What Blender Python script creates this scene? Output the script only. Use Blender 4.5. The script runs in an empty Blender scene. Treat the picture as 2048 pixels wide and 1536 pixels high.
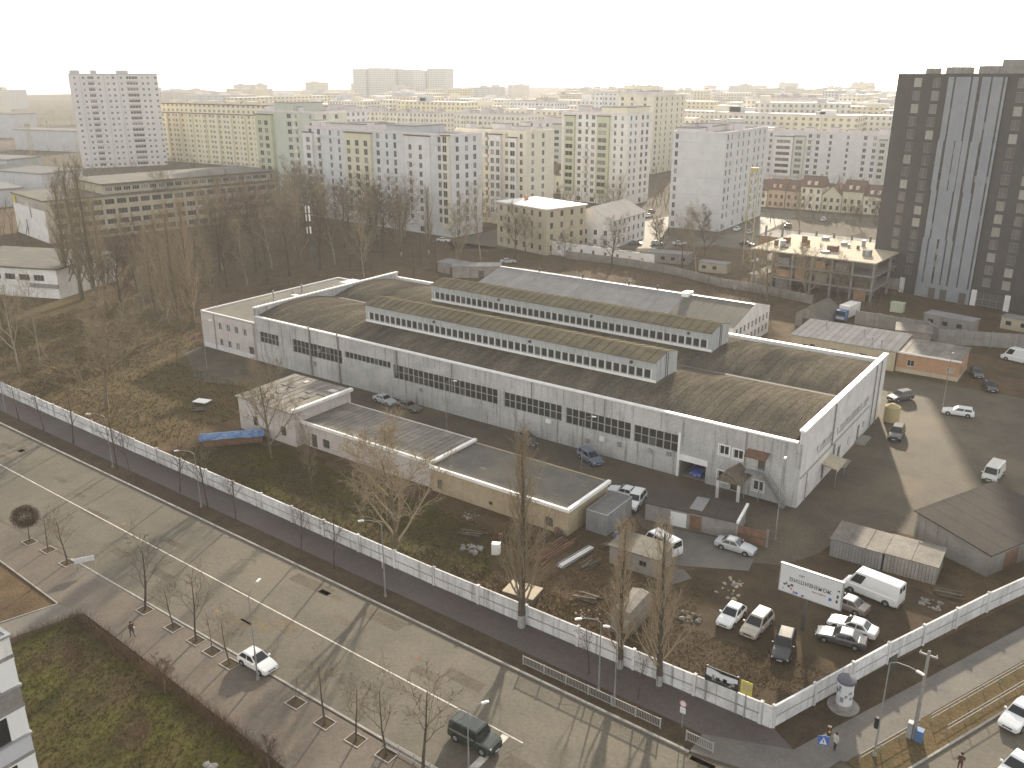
import bpy, math, random
from mathutils import Vector, Matrix
R = math.radians
random.seed(7)
SC = bpy.context.scene
COL = SC.collection

# ---------------------------------------------------------------- camera, sky, sun, exposure
cam_d = bpy.data.cameras.new('camera'); cam = bpy.data.objects.new('camera', cam_d); COL.objects.link(cam)
cam.location = (0, 0, 52.0)
cam_d.sensor_width = 36; cam_d.lens = 36 * 1760 / 2048
cam_d.clip_start = 0.5; cam_d.clip_end = 12000
cam.rotation_euler = (R(90 - 19.35), 0, R(35.8))
SC.camera = cam

SUN_AZ, SUN_EL = 111.0, 17.5          # degrees, counter-clockwise from +X / above the horizon
world = bpy.data.worlds.new('World'); SC.world = world; world.use_nodes = True
wn = world.node_tree.nodes; wl = world.node_tree.links
sky = wn.new('ShaderNodeTexSky'); sky.sky_type = 'NISHITA'; sky.sun_disc = False
sky.sun_elevation = R(SUN_EL); sky.sun_rotation = R(90 - SUN_AZ)
sky.air_density = 1.0; sky.dust_density = 1.0; sky.ozone_density = 0.6
hsv = wn.new('ShaderNodeHueSaturation'); hsv.inputs['Saturation'].default_value = 0.25
wl.new(sky.outputs[0], hsv.inputs['Color'])
tint = wn.new('ShaderNodeMix'); tint.data_type = 'RGBA'; tint.blend_type = 'MULTIPLY'; tint.inputs[0].default_value = 1.0
tint.inputs[7].default_value = (1.0, 0.975, 0.94, 1)        # thin warm overcast veil over the whole sky
wl.new(hsv.outputs[0], tint.inputs[6]); wl.new(tint.outputs[2], wn['Background'].inputs[0])
wn['Background'].inputs[1].default_value = 0.15

sun_d = bpy.data.lights.new('sun', 'SUN'); sun_d.energy = 3.4; sun_d.angle = R(1.2); sun_d.color = (1.0, 0.87, 0.68)
sun = bpy.data.objects.new('sun', sun_d); COL.objects.link(sun); sun.location = (-200, 500, 300)
_az, _el = R(SUN_AZ), R(SUN_EL)
sun.rotation_euler = Vector((-math.cos(_el)*math.cos(_az), -math.cos(_el)*math.sin(_az), -math.sin(_el))).to_track_quat('-Z', 'Y').to_euler()

vs = SC.view_settings
vs.view_transform = 'Standard'; vs.look = 'None'; vs.gamma = 1.0; vs.use_curve_mapping = False
vs.exposure = 1.42
SC.render.engine = 'CYCLES'
SC.cycles.use_denoising = True
SC.cycles.max_bounces = 6; SC.cycles.diffuse_bounces = 3; SC.cycles.glossy_bounces = 2
SC.cycles.volume_bounces = 0; SC.cycles.transparent_max_bounces = 4

# ---------------------------------------------------------------- mesh helpers
class MB:
    def __init__(s): s.v = []; s.f = []; s.m = []
    def face(s, pts, m=0):
        i = len(s.v); s.v.extend([tuple(p) for p in pts]); s.f.append(tuple(range(i, i + len(pts)))); s.m.append(m); return s
    def box(s, x0, x1, y0, y1, z0, z1, m=0):
        i = len(s.v)
        s.v += [(x0,y0,z0),(x1,y0,z0),(x1,y1,z0),(x0,y1,z0),(x0,y0,z1),(x1,y0,z1),(x1,y1,z1),(x0,y1,z1)]
        for q in ((0,3,2,1),(4,5,6,7),(0,1,5,4),(1,2,6,5),(2,3,7,6),(3,0,4,7)):
            s.f.append(tuple(i + k for k in q)); s.m.append(m)
        return s
    def obox(s, c, size, rz=0.0, m=0, rx=0.0, ry=0.0):
        M = Matrix.Translation(Vector(c)) @ Matrix.Rotation(rz, 4, 'Z') @ Matrix.Rotation(ry, 4, 'Y') @ Matrix.Rotation(rx, 4, 'X')
        i = len(s.v); a, b, d = size[0]/2, size[1]/2, size[2]/2
        for p in ((-a,-b,-d),(a,-b,-d),(a,b,-d),(-a,b,-d),(-a,-b,d),(a,-b,d),(a,b,d),(-a,b,d)): s.v.append(tuple(M @ Vector(p)))
        for q in ((0,3,2,1),(4,5,6,7),(0,1,5,4),(1,2,6,5),(2,3,7,6),(3,0,4,7)):
            s.f.append(tuple(i + k for k in q)); s.m.append(m)
        return s
    def tube(s, p0, p1, r0, r1=None, n=6, m=0, cap=True):
        r1 = r0 if r1 is None else r1
        p0, p1 = Vector(p0), Vector(p1); d = (p1 - p0)
        if d.length < 1e-6: return s
        d.normalize(); a = d.orthogonal().normalized(); b = d.cross(a); i = len(s.v)
        for p, r in ((p0, r0), (p1, r1)):
            for k in range(n):
                t = 2*math.pi*k/n; q = p + a*(r*math.cos(t)) + b*(r*math.sin(t)); s.v.append((q.x, q.y, q.z))
        for k in range(n):
            s.f.append((i+k, i+(k+1)%n, i+n+(k+1)%n, i+n+k)); s.m.append(m)
        if cap:
            s.f.append(tuple(i+n+k for k in range(n))); s.m.append(m)
            s.f.append(tuple(i+n-1-k for k in range(n))); s.m.append(m)
        return s
    def path(s, pts, r, n=5, m=0):
        for a, b in zip(pts[:-1], pts[1:]): s.tube(a, b, r, r, n, m)
        return s
    def prism(s, poly, z0, z1, m=0, mt=None):
        n = len(poly); i = len(s.v)
        s.v += [(p[0], p[1], z0) for p in poly] + [(p[0], p[1], z1) for p in poly]
        s.f.append(tuple(i+n+k for k in range(n))); s.m.append(m if mt is None else mt)
        for k in range(n): s.f.append((i+k, i+(k+1)%n, i+n+(k+1)%n, i+n+k)); s.m.append(m)
        return s
    def loft(s, rings, m=0, cap=True, mfun=None):
        n = len(rings[0]); i = len(s.v)
        for r in rings: s.v += [tuple(p) for p in r]
        for j in range(len(rings)-1):
            for k in range(n):
                s.f.append((i+j*n+k, i+j*n+(k+1)%n, i+(j+1)*n+(k+1)%n, i+(j+1)*n+k)); s.m.append(mfun(j, k) if mfun else m)
        if cap:
            s.f.append(tuple(i+n-1-k for k in range(n))); s.m.append(m)
            s.f.append(tuple(i+(len(rings)-1)*n+k for k in range(n))); s.m.append(m)
        return s
    def facade(s, o, u, n, L, H, ops, depth=0.22, m=0, mr=None):
        """wall sheet L x H from corner o along u (outward normal n) with recessed openings (u0, z0, w, h)"""
        mr = m if mr is None else mr
        o, u, n = Vector(o), Vector(u), Vector(n); up = Vector((0, 0, 1))
        q = lambda a, z, d=0.0: tuple(o + u*a + up*z - n*d)
        xs = sorted({0.0, L, *[round(p[0], 3) for p in ops], *[round(p[0]+p[2], 3) for p in ops]})
        byband = sorted({0.0, H, *[round(p[1], 3) for p in ops], *[round(p[1]+p[3], 3) for p in ops]})
        for z0, z1 in zip(byband[:-1], byband[1:]):
            if z1 - z0 < 1e-4: continue
            act = sorted([(p[0], p[0]+p[2]) for p in ops if p[1] < (z0+z1)/2 < p[1]+p[3]])
            a = 0.0
            for b0, b1 in act + [(L, L)]:
                if b0 - a > 1e-4: s.face([q(a, z0), q(b0, z0), q(b0, z1), q(a, z1)], m)
                a = max(a, b1)
        for p in ops:
            a0, z0, a1, z1 = p[0], p[1], p[0]+p[2], p[1]+p[3]
            s.face([q(a0,z0), q(a0,z1), q(a0,z1,depth), q(a0,z0,depth)], mr); s.face([q(a1,z1), q(a1,z0), q(a1,z0,depth), q(a1,z1,depth)], mr)
            s.face([q(a0,z1), q(a1,z1), q(a1,z1,depth), q(a0,z1,depth)], mr); s.face([q(a1,z0), q(a0,z0), q(a0,z0,depth), q(a1,z0,depth)], mr)
        return s
    def mesh(s, name, mats, smooth=False):
        me = bpy.data.meshes.new(name); me.from_pydata(s.v, [], s.f)
        for m in (mats if isinstance(mats, (list, tuple)) else [mats]): me.materials.append(m)
        if len(set(s.m)) > 1 or (s.m and s.m[0]): me.polygons.foreach_set('material_index', s.m)
        if smooth: me.polygons.foreach_set('use_smooth', [True]*len(s.f))
        me.update(); return me
    def build(s, name, mats, parent=None, loc=(0,0,0), rz=0.0, smooth=False):
        return put(name, s.mesh(name, mats, smooth), parent, loc, rz)

def put(name, me, parent=None, loc=(0,0,0), rz=0.0, scale=None, rot=None):
    o = bpy.data.objects.new(name, me); COL.objects.link(o)
    if parent is not None: o.parent = parent
    o.location = loc
    o.rotation_euler = rot if rot else (0, 0, rz)
    if scale is not None: o.scale = scale if isinstance(scale, (tuple, list)) else (scale,)*3
    return o
def tag(o, label, cat, group=None, kind=None):
    if label: o['label'] = label
    if cat: o['category'] = cat
    if group: o['group'] = group
    if kind: o['kind'] = kind
    return o
def thing(name, label, cat, loc=(0,0,0), rz=0.0, group=None, scale=None):
    if len(loc) == 2: loc = (*loc, 0)
    return tag(put(name, None, None, loc, rz, scale), label, cat, group)
def struct(name, mb, m):
    o = mb.build(name, m); o['kind'] = 'structure'; return o
ORD = 'first second third fourth fifth sixth seventh eighth ninth tenth eleventh twelfth thirteenth fourteenth fifteenth sixteenth seventeenth eighteenth nineteenth twentieth'.split()

# ---------------------------------------------------------------- materials
MAT = {}
def mat(name, c, c2=None, scale=0.6, rough=0.85, spec=0.3, bump=0.0, rand=0.0, metal=0.0, stretch=(1,1,1), fine=0.12, c3=None, scale3=0.08, objspace=False, streak=0.0):
    """base colour c, blotched towards c2 by noise, c3 in larger stains, fine grain, per-object tint by rand, vertical rain streaks"""
    m = bpy.data.materials.new(name); m.use_nodes = True; nt = m.node_tree; N = nt.nodes; Lk = nt.links
    b = N['Principled BSDF']; b.inputs['Roughness'].default_value = rough; b.inputs['Metallic'].default_value = metal
    b.inputs['Specular IOR Level'].default_value = spec
    if objspace: co = N.new('ShaderNodeTexCoord').outputs['Object']
    else: co = N.new('ShaderNodeNewGeometry').outputs['Position']
    mp = N.new('ShaderNodeMapping'); mp.inputs['Scale'].default_value = stretch; Lk.new(co, mp.inputs[0])
    def noise(sc, det=4, src=mp.outputs[0]):
        n = N.new('ShaderNodeTexNoise'); n.inputs['Scale'].default_value = sc; n.inputs['Detail'].default_value = det; n.inputs['Roughness'].default_value = 0.6
        Lk.new(src, n.inputs['Vector']); return n.outputs[0]
    def ramp(src, a, bb):
        r = N.new('ShaderNodeMapRange'); r.inputs[1].default_value = a; r.inputs[2].default_value = bb; r.interpolation_type = 'SMOOTHSTEP'; Lk.new(src, r.inputs[0]); return r.outputs[0]
    def mix(fac, A, B, mode='MIX'):
        x = N.new('ShaderNodeMix'); x.data_type = 'RGBA'; x.blend_type = mode
        if isinstance(fac, float): x.inputs[0].default_value = fac
        else: Lk.new(fac, x.inputs[0])
        for v, i in ((A, 6), (B, 7)):
            if isinstance(v, tuple): x.inputs[i].default_value = (*v, 1)
            else: Lk.new(v, x.inputs[i])
        return x.outputs[2]
    colr = tuple(c)
    if c2: colr = mix(ramp(noise(scale), 0.35, 0.65), colr, tuple(c2))
    if c3: colr = mix(ramp(noise(scale3, 5), 0.45, 0.7), colr, tuple(c3))
    if streak:
        mp2 = N.new('ShaderNodeMapping'); mp2.inputs['Scale'].default_value = (1.3, 1.3, 0.09); Lk.new(co, mp2.inputs[0])
        colr = mix(ramp(noise(1.6, 5, mp2.outputs[0]), 0.5, 0.75), colr, mix(streak, colr, (0.07, 0.06, 0.05)))
    if fine:
        g = N.new('ShaderNodeMapRange'); Lk.new(noise(max(scale*9, 3.0), 3), g.inputs[0]); g.inputs[1].default_value = 0.25; g.inputs[2].default_value = 0.75
        g.inputs[3].default_value = 1 - fine; g.inputs[4].default_value = 1 + fine
        hv = N.new('ShaderNodeHueSaturation'); Lk.new(g.outputs[0], hv.inputs['Value'])
        if isinstance(colr, tuple): hv.inputs['Color'].default_value = (*colr, 1)
        else: Lk.new(colr, hv.inputs['Color'])
        colr = hv.outputs[0]
    if rand:
        oi = N.new('ShaderNodeObjectInfo'); g = N.new('ShaderNodeMapRange'); Lk.new(oi.outputs['Random'], g.inputs[0])
        g.inputs[3].default_value = 1 - rand; g.inputs[4].default_value = 1 + rand
        hv = N.new('ShaderNodeHueSaturation'); Lk.new(g.outputs[0], hv.inputs['Value'])
        if isinstance(colr, tuple): hv.inputs['Color'].default_value = (*colr, 1)
        else: Lk.new(colr, hv.inputs['Color'])
        colr = hv.outputs[0]
    if isinstance(colr, tuple): b.inputs['Base Color'].default_value = (*colr, 1)
    else: Lk.new(colr, b.inputs['Base Color'])
    if bump:
        bp = N.new('ShaderNodeBump'); bp.inputs['Strength'].default_value = min(bump, 1.0); bp.inputs['Distance'].default_value = 0.08
        Lk.new(noise(max(scale*5, 2.0), 5), bp.inputs['Height']); Lk.new(bp.outputs[0], b.inputs['Normal'])
    MAT[name] = m; return m

mat('asphalt', (.120,.103,.076), (.097,.085,.064), .35, .8, .3, .25, c3=(.140,.119,.086), scale3=.06, fine=.2)
mat('yard_asphalt', (.102,.084,.059), (.080,.067,.049), .25, .85, .25, .3, c3=(.134,.105,.068), scale3=.07, fine=.25)
mat('red_paving', (.132,.104,.081), (.113,.096,.079), .5, .85, .25, .25, c3=(.145,.125,.100), scale3=.1, fine=.2)
mat('grey_paving', (.147,.133,.115), (.126,.115,.101), .5, 0.85, 0.25, .2, c3=(.164,.147,.122), scale3=.12, fine=.15)
mat('mauve_paving', (.104,.081,.076), (.090,.074,.069), .4, .8, .3, .2, c3=(.112,.097,.085), scale3=.1, fine=.18)
mat('kerb_stone', (.34,.32,.285), (.27,.25,.225), 1.2, .9, .2, .2, rand=.08)
mat('soil', (.093,.063,.037), (.123,.085,.048), .5, 1, .1, .6, c3=(.066,.048,.028), scale3=.12, fine=.35)
mat('damp_soil', (.060,.043,.029), (.074,.055,.034), .6, 1, .1, .5, c3=(.089,.064,.038), scale3=.15, fine=.32)
mat('dry_grass_ground', (.110,.078,.037), (.078,.064,.028), .45, 1, .1, .6, c3=(.119,.082,.040), scale3=.1, fine=.38)
mat('green_grass_ground', (.075,.07,.018), (.068,.05,.025), .2, 1, .1, .6, c3=(.052,.042,.024), scale3=.11, fine=.4)
mat('far_ground', (.11,.092,.066), (.08,.068,.05), .012, 1, .1, 0, c3=(.14,.12,.09), scale3=.004, fine=.2)
mat('white_paint_line', (.62,.58,.50), (.45,.42,.37), 1.5, .8, .3, fine=.2)
mat('hall_concrete', (.484,.472,.448), (.389,.380,.360), .35, .9, .25, .15, c3=(.531,.519,.490), scale3=.1, streak=.6, fine=.15)
mat('end_plaster', (.650,.622,.599), (.582,.560,.538), .5, .85, .25, .05, streak=.25)
mat('white_plaster', (.739,.717,.672), (.650,.627,.594), .4, .9, .25, .05, streak=.15)
mat('coping_white', (.82,.80,.76), (.74,.72,.68), 1.0, .5, .5, fine=.05)
mat('vault_roof', (.135,.115,.086), (.10,.088,.068), .45, .9, .0, .25, rand=.12, c3=(.068,.06,.05), scale3=.16, fine=.35, stretch=(1,.35,1))
mat('monitor_roof', (.15,.128,.088), (.115,.10,.072), .6, .9, .0, .1, rand=.10, stretch=(.3,1,1), fine=.25)
mat('monitor_metal', (.40,.41,.405), (.35,.36,.358), .8, .6, .4, 0, rand=.05, streak=.4)
mat('flat_bitumen', (.123,.115,.095), (.102,.095,.083), .5, 0.85, 0.25, .2, c3=(.154,.138,.102), scale3=.13, fine=.18)
mat('grey_sheet_roof', (.255,.25,.245), (.22,.215,.21), .4, .9, .0, .1, rand=.08, fine=.12)
mat('garage_roof', (.188,.167,.139), (.139,.127,.108), .6, .8, .25, .2, rand=.12, c3=(.251,.226,.188), scale3=.2, fine=.3)
mat('pink_plaster', (.543,.485,.450), (.485,.439,.411), .5, .9, .2, .1, streak=.25)
mat('tan_plaster', (.40,.32,.21), (.35,.28,.19), .5, .9, .2, .15, streak=.3, c3=(.44,.36,.25), scale3=.2)
mat('beige_plaster', (.46,.40,.29), (.42,.36,.265), .5, .9, .2, .1, streak=.2)
mat('orange_brick', (.42,.25,.15), (.37,.22,.135), 1.2, .9, .2, .2, streak=.15)
mat('fence_white', (.68,.67,.665), (.58,.57,.56), .5, .85, .25, .15, rand=.08, streak=.55, c3=(.48,.46,.44), scale3=.35)
mat('concrete_raw', (.282,.265,.239), (.231,.214,.193), .6, .95, .2, .25, rand=.08, streak=.4)
mat('brown_roof', (.062,.05,.041), (.05,.042,.035), .5, .9, .2, .2, c3=(.075,.06,.048), scale3=.15, fine=.25)
mat('weed', (.111,.078,.047), None, rough=1, spec=.1, fine=.2)
mat('rust_metal', (.22,.12,.07), (.15,.09,.06), 1.5, .85, .3, .2, rand=.15)
mat('grey_steel', (.32,.33,.335), (.27,.275,.28), 1.0, .5, .5, 0, metal=.2, rand=.08)
mat('dark_steel', (.06,.06,.06), (.085,.08,.075), 1.0, .6, .4, 0)
mat('galvanised', (.27,.265,.255), (.22,.215,.205), 1.2, .55, .4, 0, metal=.2)
mat('frame_white', (.72,.71,.69), None, rough=.6, fine=.04, rand=.05)
mat('frame_grey', (.30,.295,.28), None, rough=.7, fine=.05, rand=.1)
mat('frame_dark', (.10,.085,.07), None, rough=.6, fine=.05)
mat('old_wood', (.16,.125,.09), (.11,.09,.07), 2, .9, .2, .2, rand=.2)
mat('tarp_blue', (.04,.12,.30), (.12,.22,.38), 1.8, .5, .5, .3, c3=(.26,.32,.38), scale3=.7)
mat('sheet_blue', (.08,.17,.36), (.07,.14,.28), 1.0, .5, .5)
mat('bark', (.068,.054,.040), (.096,.080,.060), 3, .95, .2, .2, rand=.15)
mat('bark_pale', (.30,.27,.22), (.20,.18,.145), 2, .9, .2, .1, rand=.12)
mat('bark_olive', (.12,.10,.065), (.16,.135,.09), 2, .95, .2, .1, rand=.15)
mat('twig', (.163,.125,.086), None, rough=.95, spec=.15, fine=.15, rand=.22)
mat('twig_pale', (.251,.200,.134), None, rough=.95, spec=.15, fine=.15, rand=.18)
mat('twig_red', (.105,.068,.045), None, rough=.95, spec=.15, fine=.15, rand=.22)
mat('limewash', (.30,.29,.265), None, rough=.9, fine=.3)
mat('tyre', (.02,.02,.02), None, rough=.9, spec=.3, fine=.1)
mat('rim_alloy', (.42,.42,.42), None, rough=.35, metal=.7, fine=0)
mat('lamp_glass', (.75,.74,.70), None, rough=.15, spec=.6, fine=0)
mat('tail_glass', (.32,.02,.015), None, rough=.2, spec=.6, fine=0)
mat('trim_black', (.025,.025,.027), None, rough=.6, fine=0)
mat('sign_yellow', (.52,.45,.05), None, rough=.6, fine=.06)
mat('sign_blue', (.05,.12,.40), None, rough=.5, fine=.04)
mat('sign_white', (.576,.576,.584), None, rough=.6, fine=.05)
mat('ink_dark', (.10,.10,.12), None, rough=.8, fine=0)
mat('ink_red', (.35,.12,.12), None, rough=.8, fine=0)
mat('skin', (.42,.27,.2), None, rough=.7, fine=0)
mat('cloth_dark', (.035,.033,.035), None, rough=.95, fine=.1)
mat('cloth_brown', (.09,.045,.03), None, rough=.95, fine=.1)
mat('cloth_jeans', (.05,.06,.09), None, rough=.95, fine=.1)
mat('cloth_light', (.45,.42,.38), None, rough=.95, fine=.1)

def glass_mat(name, c, rough=.08, lit=0.0, curtain=(.34,.31,.26), frac=.25):
    """window glass: dark reflective pane, some panes with pale curtains right behind the glass"""
    m = bpy.data.materials.new(name); m.use_nodes = True; nt = m.node_tree; N = nt.nodes; Lk = nt.links
    b = N['Principled BSDF']; b.inputs['Roughness'].default_value = rough; b.inputs['Specular IOR Level'].default_value = .55
    oi = N.new('ShaderNodeObjectInfo'); r = N.new('ShaderNodeMapRange'); r.inputs[1].default_value = 1-frac; r.inputs[2].default_value = 1.0
    Lk.new(oi.outputs['Random'], r.inputs[0])
    x = N.new('ShaderNodeMix'); x.data_type = 'RGBA'; Lk.new(r.outputs[0], x.inputs[0]); x.inputs[6].default_value = (*c, 1); x.inputs[7].default_value = (*curtain, 1)
    Lk.new(x.outputs[2], b.inputs['Base Color']); MAT[name] = m; return m
glass_mat('glass', (.03,.031,.031), frac=.38, curtain=(.26,.245,.215)); glass_mat('glass_dusty', (.03,.03,.028), .35, frac=.15, curtain=(.10,.10,.09)); glass_mat('glass_car', (.018,.02,.022), .05, frac=0.0001)
glass_mat('glass_tower', (.10,.095,.085), .12, frac=.62, curtain=(.36,.34,.30))

_W = {}
def wmesh(w, h, nx=2, nz=1, frame='frame_white', glass='glass', fw=.07):
    k = (round(w,2), round(h,2), nx, nz, frame, glass, fw)
    if k in _W: return _W[k]
    b = MB(); b.face([(-w/2,0,0),(w/2,0,0),(w/2,0,h),(-w/2,0,h)], 1)
    b.box(-w/2, -w/2+fw, -.06, .02, 0, h); b.box(w/2-fw, w/2, -.06, .02, 0, h)
    b.box(-w/2+fw, w/2-fw, -.06, .02, 0, fw); b.box(-w/2+fw, w/2-fw, -.06, .02, h-fw, h)
    for i in range(1, nx): b.box(-w/2+w*i/nx-fw*.35, -w/2+w*i/nx+fw*.35, -.05, .01, fw, h-fw)
    for j in range(1, nz): b.box(-w/2+fw, w/2-fw, -.045, .012, h*j/nz-fw*.35, h*j/nz+fw*.35)
    _W[k] = b.mesh('window', [MAT[frame], MAT[glass]]); return _W[k]
def windows(root, x0, x1, y0, y1, S=(), E=(), zb=0.0, depth=.18, name='window', **kw):
    """window objects in the recesses of a facade facing -y (S) and +x (E)"""
    for (u, z, w, h, *t) in S:
        d = dict(kw); d.update(t[0] if t else {})
        if d.pop('skip', 0): continue
        put(d.pop('name', name), wmesh(w, h, **d), root, (x0+u+w/2, y0+depth, zb+z))
    for (u, z, w, h, *t) in E:
        d = dict(kw); d.update(t[0] if t else {})
        if d.pop('skip', 0): continue
        put(d.pop('name', name), wmesh(w, h, **d), root, (x1-depth, y0+u+w/2, zb+z), R(90))
def shell(root, x0, x1, y0, y1, h, S=(), E=(), wall='white_plaster', zb=0.0, depth=.22, name='wall', N_=True):
    b = MB()
    b.facade((x0,y0,zb), (1,0,0), (0,-1,0), x1-x0, h, S, depth)
    b.facade((x1,y0,zb), (0,1,0), (1,0,0), y1-y0, h, E, depth)
    b.facade((x1,y1,zb), (-1,0,0), (0,1,0), x1-x0, h, ()); b.facade((x0,y1,zb), (0,-1,0), (-1,0,0), y1-y0, h, ())
    return b.build(name, MAT[wall], root)
def flat_roof(root, x0, x1, y0, y1, z, roofm='flat_bitumen', rimm='coping_white', rim=.35, t=.3, over=0.0):
    r = MB().face([(x0,y0,z-.02),(x1,y0,z-.02),(x1,y1,z-.02),(x0,y1,z-.02)]).build('roof', MAT[roofm], root)
    b = MB(); a0, a1, c0, c1 = x0-over, x1+over, y0-over, y1+over
    b.box(a0, a1, c0, c0+t, z-.1, z+rim); b.box(a0, a1, c1-t, c1, z-.1, z+rim); b.box(a0, a0+t, c0+t, c1-t, z-.1, z+rim); b.box(a1-t, a1, c0+t, c1-t, z-.1, z+rim)
    b.build('parapet', MAT[rimm], root); return r

# ================================================================ the setting: ground, roads, pavements
def sheet(name, pts, z, m, jit=0.0, step=1.6, kind=True):
    out = []
    for (a, b) in zip(pts, pts[1:] + pts[:1]):
        n = max(1, int(math.dist(a, b) / step)) if jit else 1
        for i in range(n):
            t = i / n; j = jit if i else jit*.3
            out.append((a[0]+(b[0]-a[0])*t + random.uniform(-j, j), a[1]+(b[1]-a[1])*t + random.uniform(-j, j), z))
    return struct(name, MB().face(out), MAT[m])
def slab(name, pts, z1, m, z0=-.05): return struct(name, MB().prism(pts, z0, z1), MAT[m])
def kf(x): return 55.0 + (-20 - x) * .0198            # far kerb of the main road
def kn(x): return 41.75 + (-40 - x) * .006            # near kerb
sheet('ground', [(-2600,-150), (900,-150), (900,3400), (-2600,3400)], 0, 'far_ground')
sheet('yard_ground', [(-420,58), (-14,58), (4,100), (14,240), (-60,300), (-420,300)], .004, 'soil', .8, 6)
sheet('road', [(-420,kn(-420)-1), (-130,kn(-130)-1), (-92,kn(-92)), (60,kn(60)-.6), (60,120), (11.5,120), (-9.6,61.6), (-14,57.5), (-20,kf(-20)), (-420,kf(-420))], .008, 'asphalt')
# dry meadow left of the hall, greener grass near the garages, dirt car park
sheet('meadow', [(-200,66), (-140,64), (-112,63.4), (-113,80), (-116,92), (-137,96), (-160,104), (-200,118), (-240,110)], .012, 'dry_grass_ground', 1.2, 3)
sheet('lawn', [(-111,62.9), (-60,62.3), (-50,66), (-58,75), (-95,77.5), (-108,76)], .012, 'green_grass_ground', .9, 2.5)
sheet('courtyard', [(-135,102.4), (-29.6,102.4), (-29.6,142), (-42,146), (-42,165), (3,165), (9,128), (-1,104), (-18,103.5), (-22.6,99), (-23.5,93), (-26,88), (-31.5,85), (-34,86), (-43,86.5), (-46,90), (-95,90.5), (-99,94.2), (-116,94.5), (-134,88), (-142,93), (-152,98), (-151,103)], .016, 'yard_asphalt', .25, 2.5)
sheet('parking_ground', [(-38,66), (-30,63.5), (-19,63.5), (-9,84), (-8,91), (-24,92), (-31,84), (-37,78)], .012, 'damp_soil', .8, 2)
slab('concrete_pad', [(-41.5,81.6), (-37,80.2), (-28.6,84.6), (-29.2,88.2), (-34,89.6), (-41.5,88)], .06, 'grey_paving', 0)
slab('concrete_apron', [(-37.6,77.4), (-34.2,77.2), (-33,79.4), (-34.5,80.6), (-37.4,80)], .05, 'grey_paving', 0)
# far side: verge and mauve pavement up to the fence, cross-street pavement
xs = [-420, -300, -200, -150, -110, -80, -50, -22]
slab('verge', [(x, kf(x)+.2) for x in xs] + [(x, kf(x)+2.6) for x in xs[::-1]], .10, 'damp_soil')
slab('pavement', [(x, kf(x)+2.6) for x in xs] + [(-15.2,60.3), (-18,62.2)] + [(x, kf(x)+6.9+.012*(-20-x)*.4) for x in xs[::-1]], .12, 'mauve_paving')
slab('pavement_corner', [(-22,kf(-22)+2.6), (-22,kf(-22)+.2), (-16,56.2), (-12.6,59), (-11.4,62.4), (-15.2,60.3)], .12, 'grey_paving')
def cross(t, off): # along the cross street from its corner, offset to the right
    d = (math.cos(R(67.0)), math.sin(R(67.0))); return (-15.2 + d[0]*t + d[1]*off, 60.3 + d[1]*t - d[0]*off)
slab('pavement_cross', [cross(0,0), cross(75,0), cross(75,3.1), cross(2.6,3.1)], .118, 'grey_paving')
slab('verge_cross', [cross(2.6,3.1), cross(75,3.1), cross(75,6.2), cross(3,6.2)], .10, 'dry_grass_ground')
sheet('fence_verge', [(-18,62.1), cross(0,0), cross(75,0), cross(75,-2.5)], .014, 'damp_soil')
# near side: red pavement, grey path, grass lots
slab('pavement_near', [(-260,kn(-260)-1.2), (-130,kn(-130)-1.2), (-92,kn(-92)-.25), (40,kn(40)-.9), (40,28), (-46,34.6), (-66,36.0), (-80.4,36.9), (-84,36.4), (-98.7,37.0), (-260,37.4)], .12, 'red_paving')
slab('path_near', [(-80.6,36.9), (-84.2,36.4), (-85.8,30), (-86,12), (-81,12), (-82.2,31)], .116, 'grey_paving')
sheet('lawn_near', [(-98.7,36.9), (-84.4,36.2), (-86.2,29.5), (-88,12), (-140,12), (-140,37)], .02, 'soil', .15)
sheet('lawn_corner', [(-80.8,36.6), (-66,35.8), (-56,35.4), (-46,34.4), (-20,32), (-20,8), (-79,8), (-81.8,30.8)], .06, 'green_grass_ground', .2)
b = MB()
for k in range(180):
    x = -400 + k*2.1; y0, y1 = kf(x), kf(x+2.08)
    if x < -20: b.face([(x,y0,.15),(x+2.08,y1,.15),(x+2.08,y1+.2,.15),(x,y0+.2,.15)]); b.face([(x,y0,0),(x+2.08,y1,0),(x+2.08,y1,.15),(x,y0,.15)])
for k in range(66):
    x = -92 + k*2.05; y0 = kn(x); b.box(x, x+2.03, y0-.25, y0-.05, 0, .15)
for k in range(34):
    p, q = cross(3+k*2.1, 6.2), cross(3+k*2.1+2.08, 6.2); b.tube((p[0],p[1],.06), (q[0],q[1],.06), .12, .12, 4)
for pts in ([(-98.7,37.0),(-84.4,36.3)], [(-84.4,36.3),(-86.4,29)], [(-86.4,29),(-87.4,20)]):
    p, q = pts; n = int(math.dist(p, q)/1.0)
    for i in range(n):
        a = [p[j]+(q[j]-p[j])*i/n for j in (0,1)]; c = [p[j]+(q[j]-p[j])*(i+.97)/n for j in (0,1)]; b.tube((*a,.08), (*c,.08), .09, .09, 4)
struct('kerb', b, MAT['kerb_stone'])
# painted markings: centre line, stop line
b = MB()
yc = lambda x: 48.25 - (x + 40) * .0185
b.face([(-36,yc(-36)-.07,.012), (-36,yc(-36)+.07,.012), (-300,yc(-300)+.07,.012), (-300,yc(-300)-.07,.012)])
b.face([(-35.59, 47.99)+(.012,), (-34.94, 48.02)+(.012,), (-34.84, 43.81)+(.012,), (-35.55, 43.30)+(.012,)])
b.face([(-36,yc(-36)-.06,.012), (-33.6,yc(-36)-.12,.012), (-33.6,yc(-36)+.0,.012), (-36,yc(-36)+.06,.012)])
struct('road_marking', b, MAT['white_paint_line'])
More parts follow.
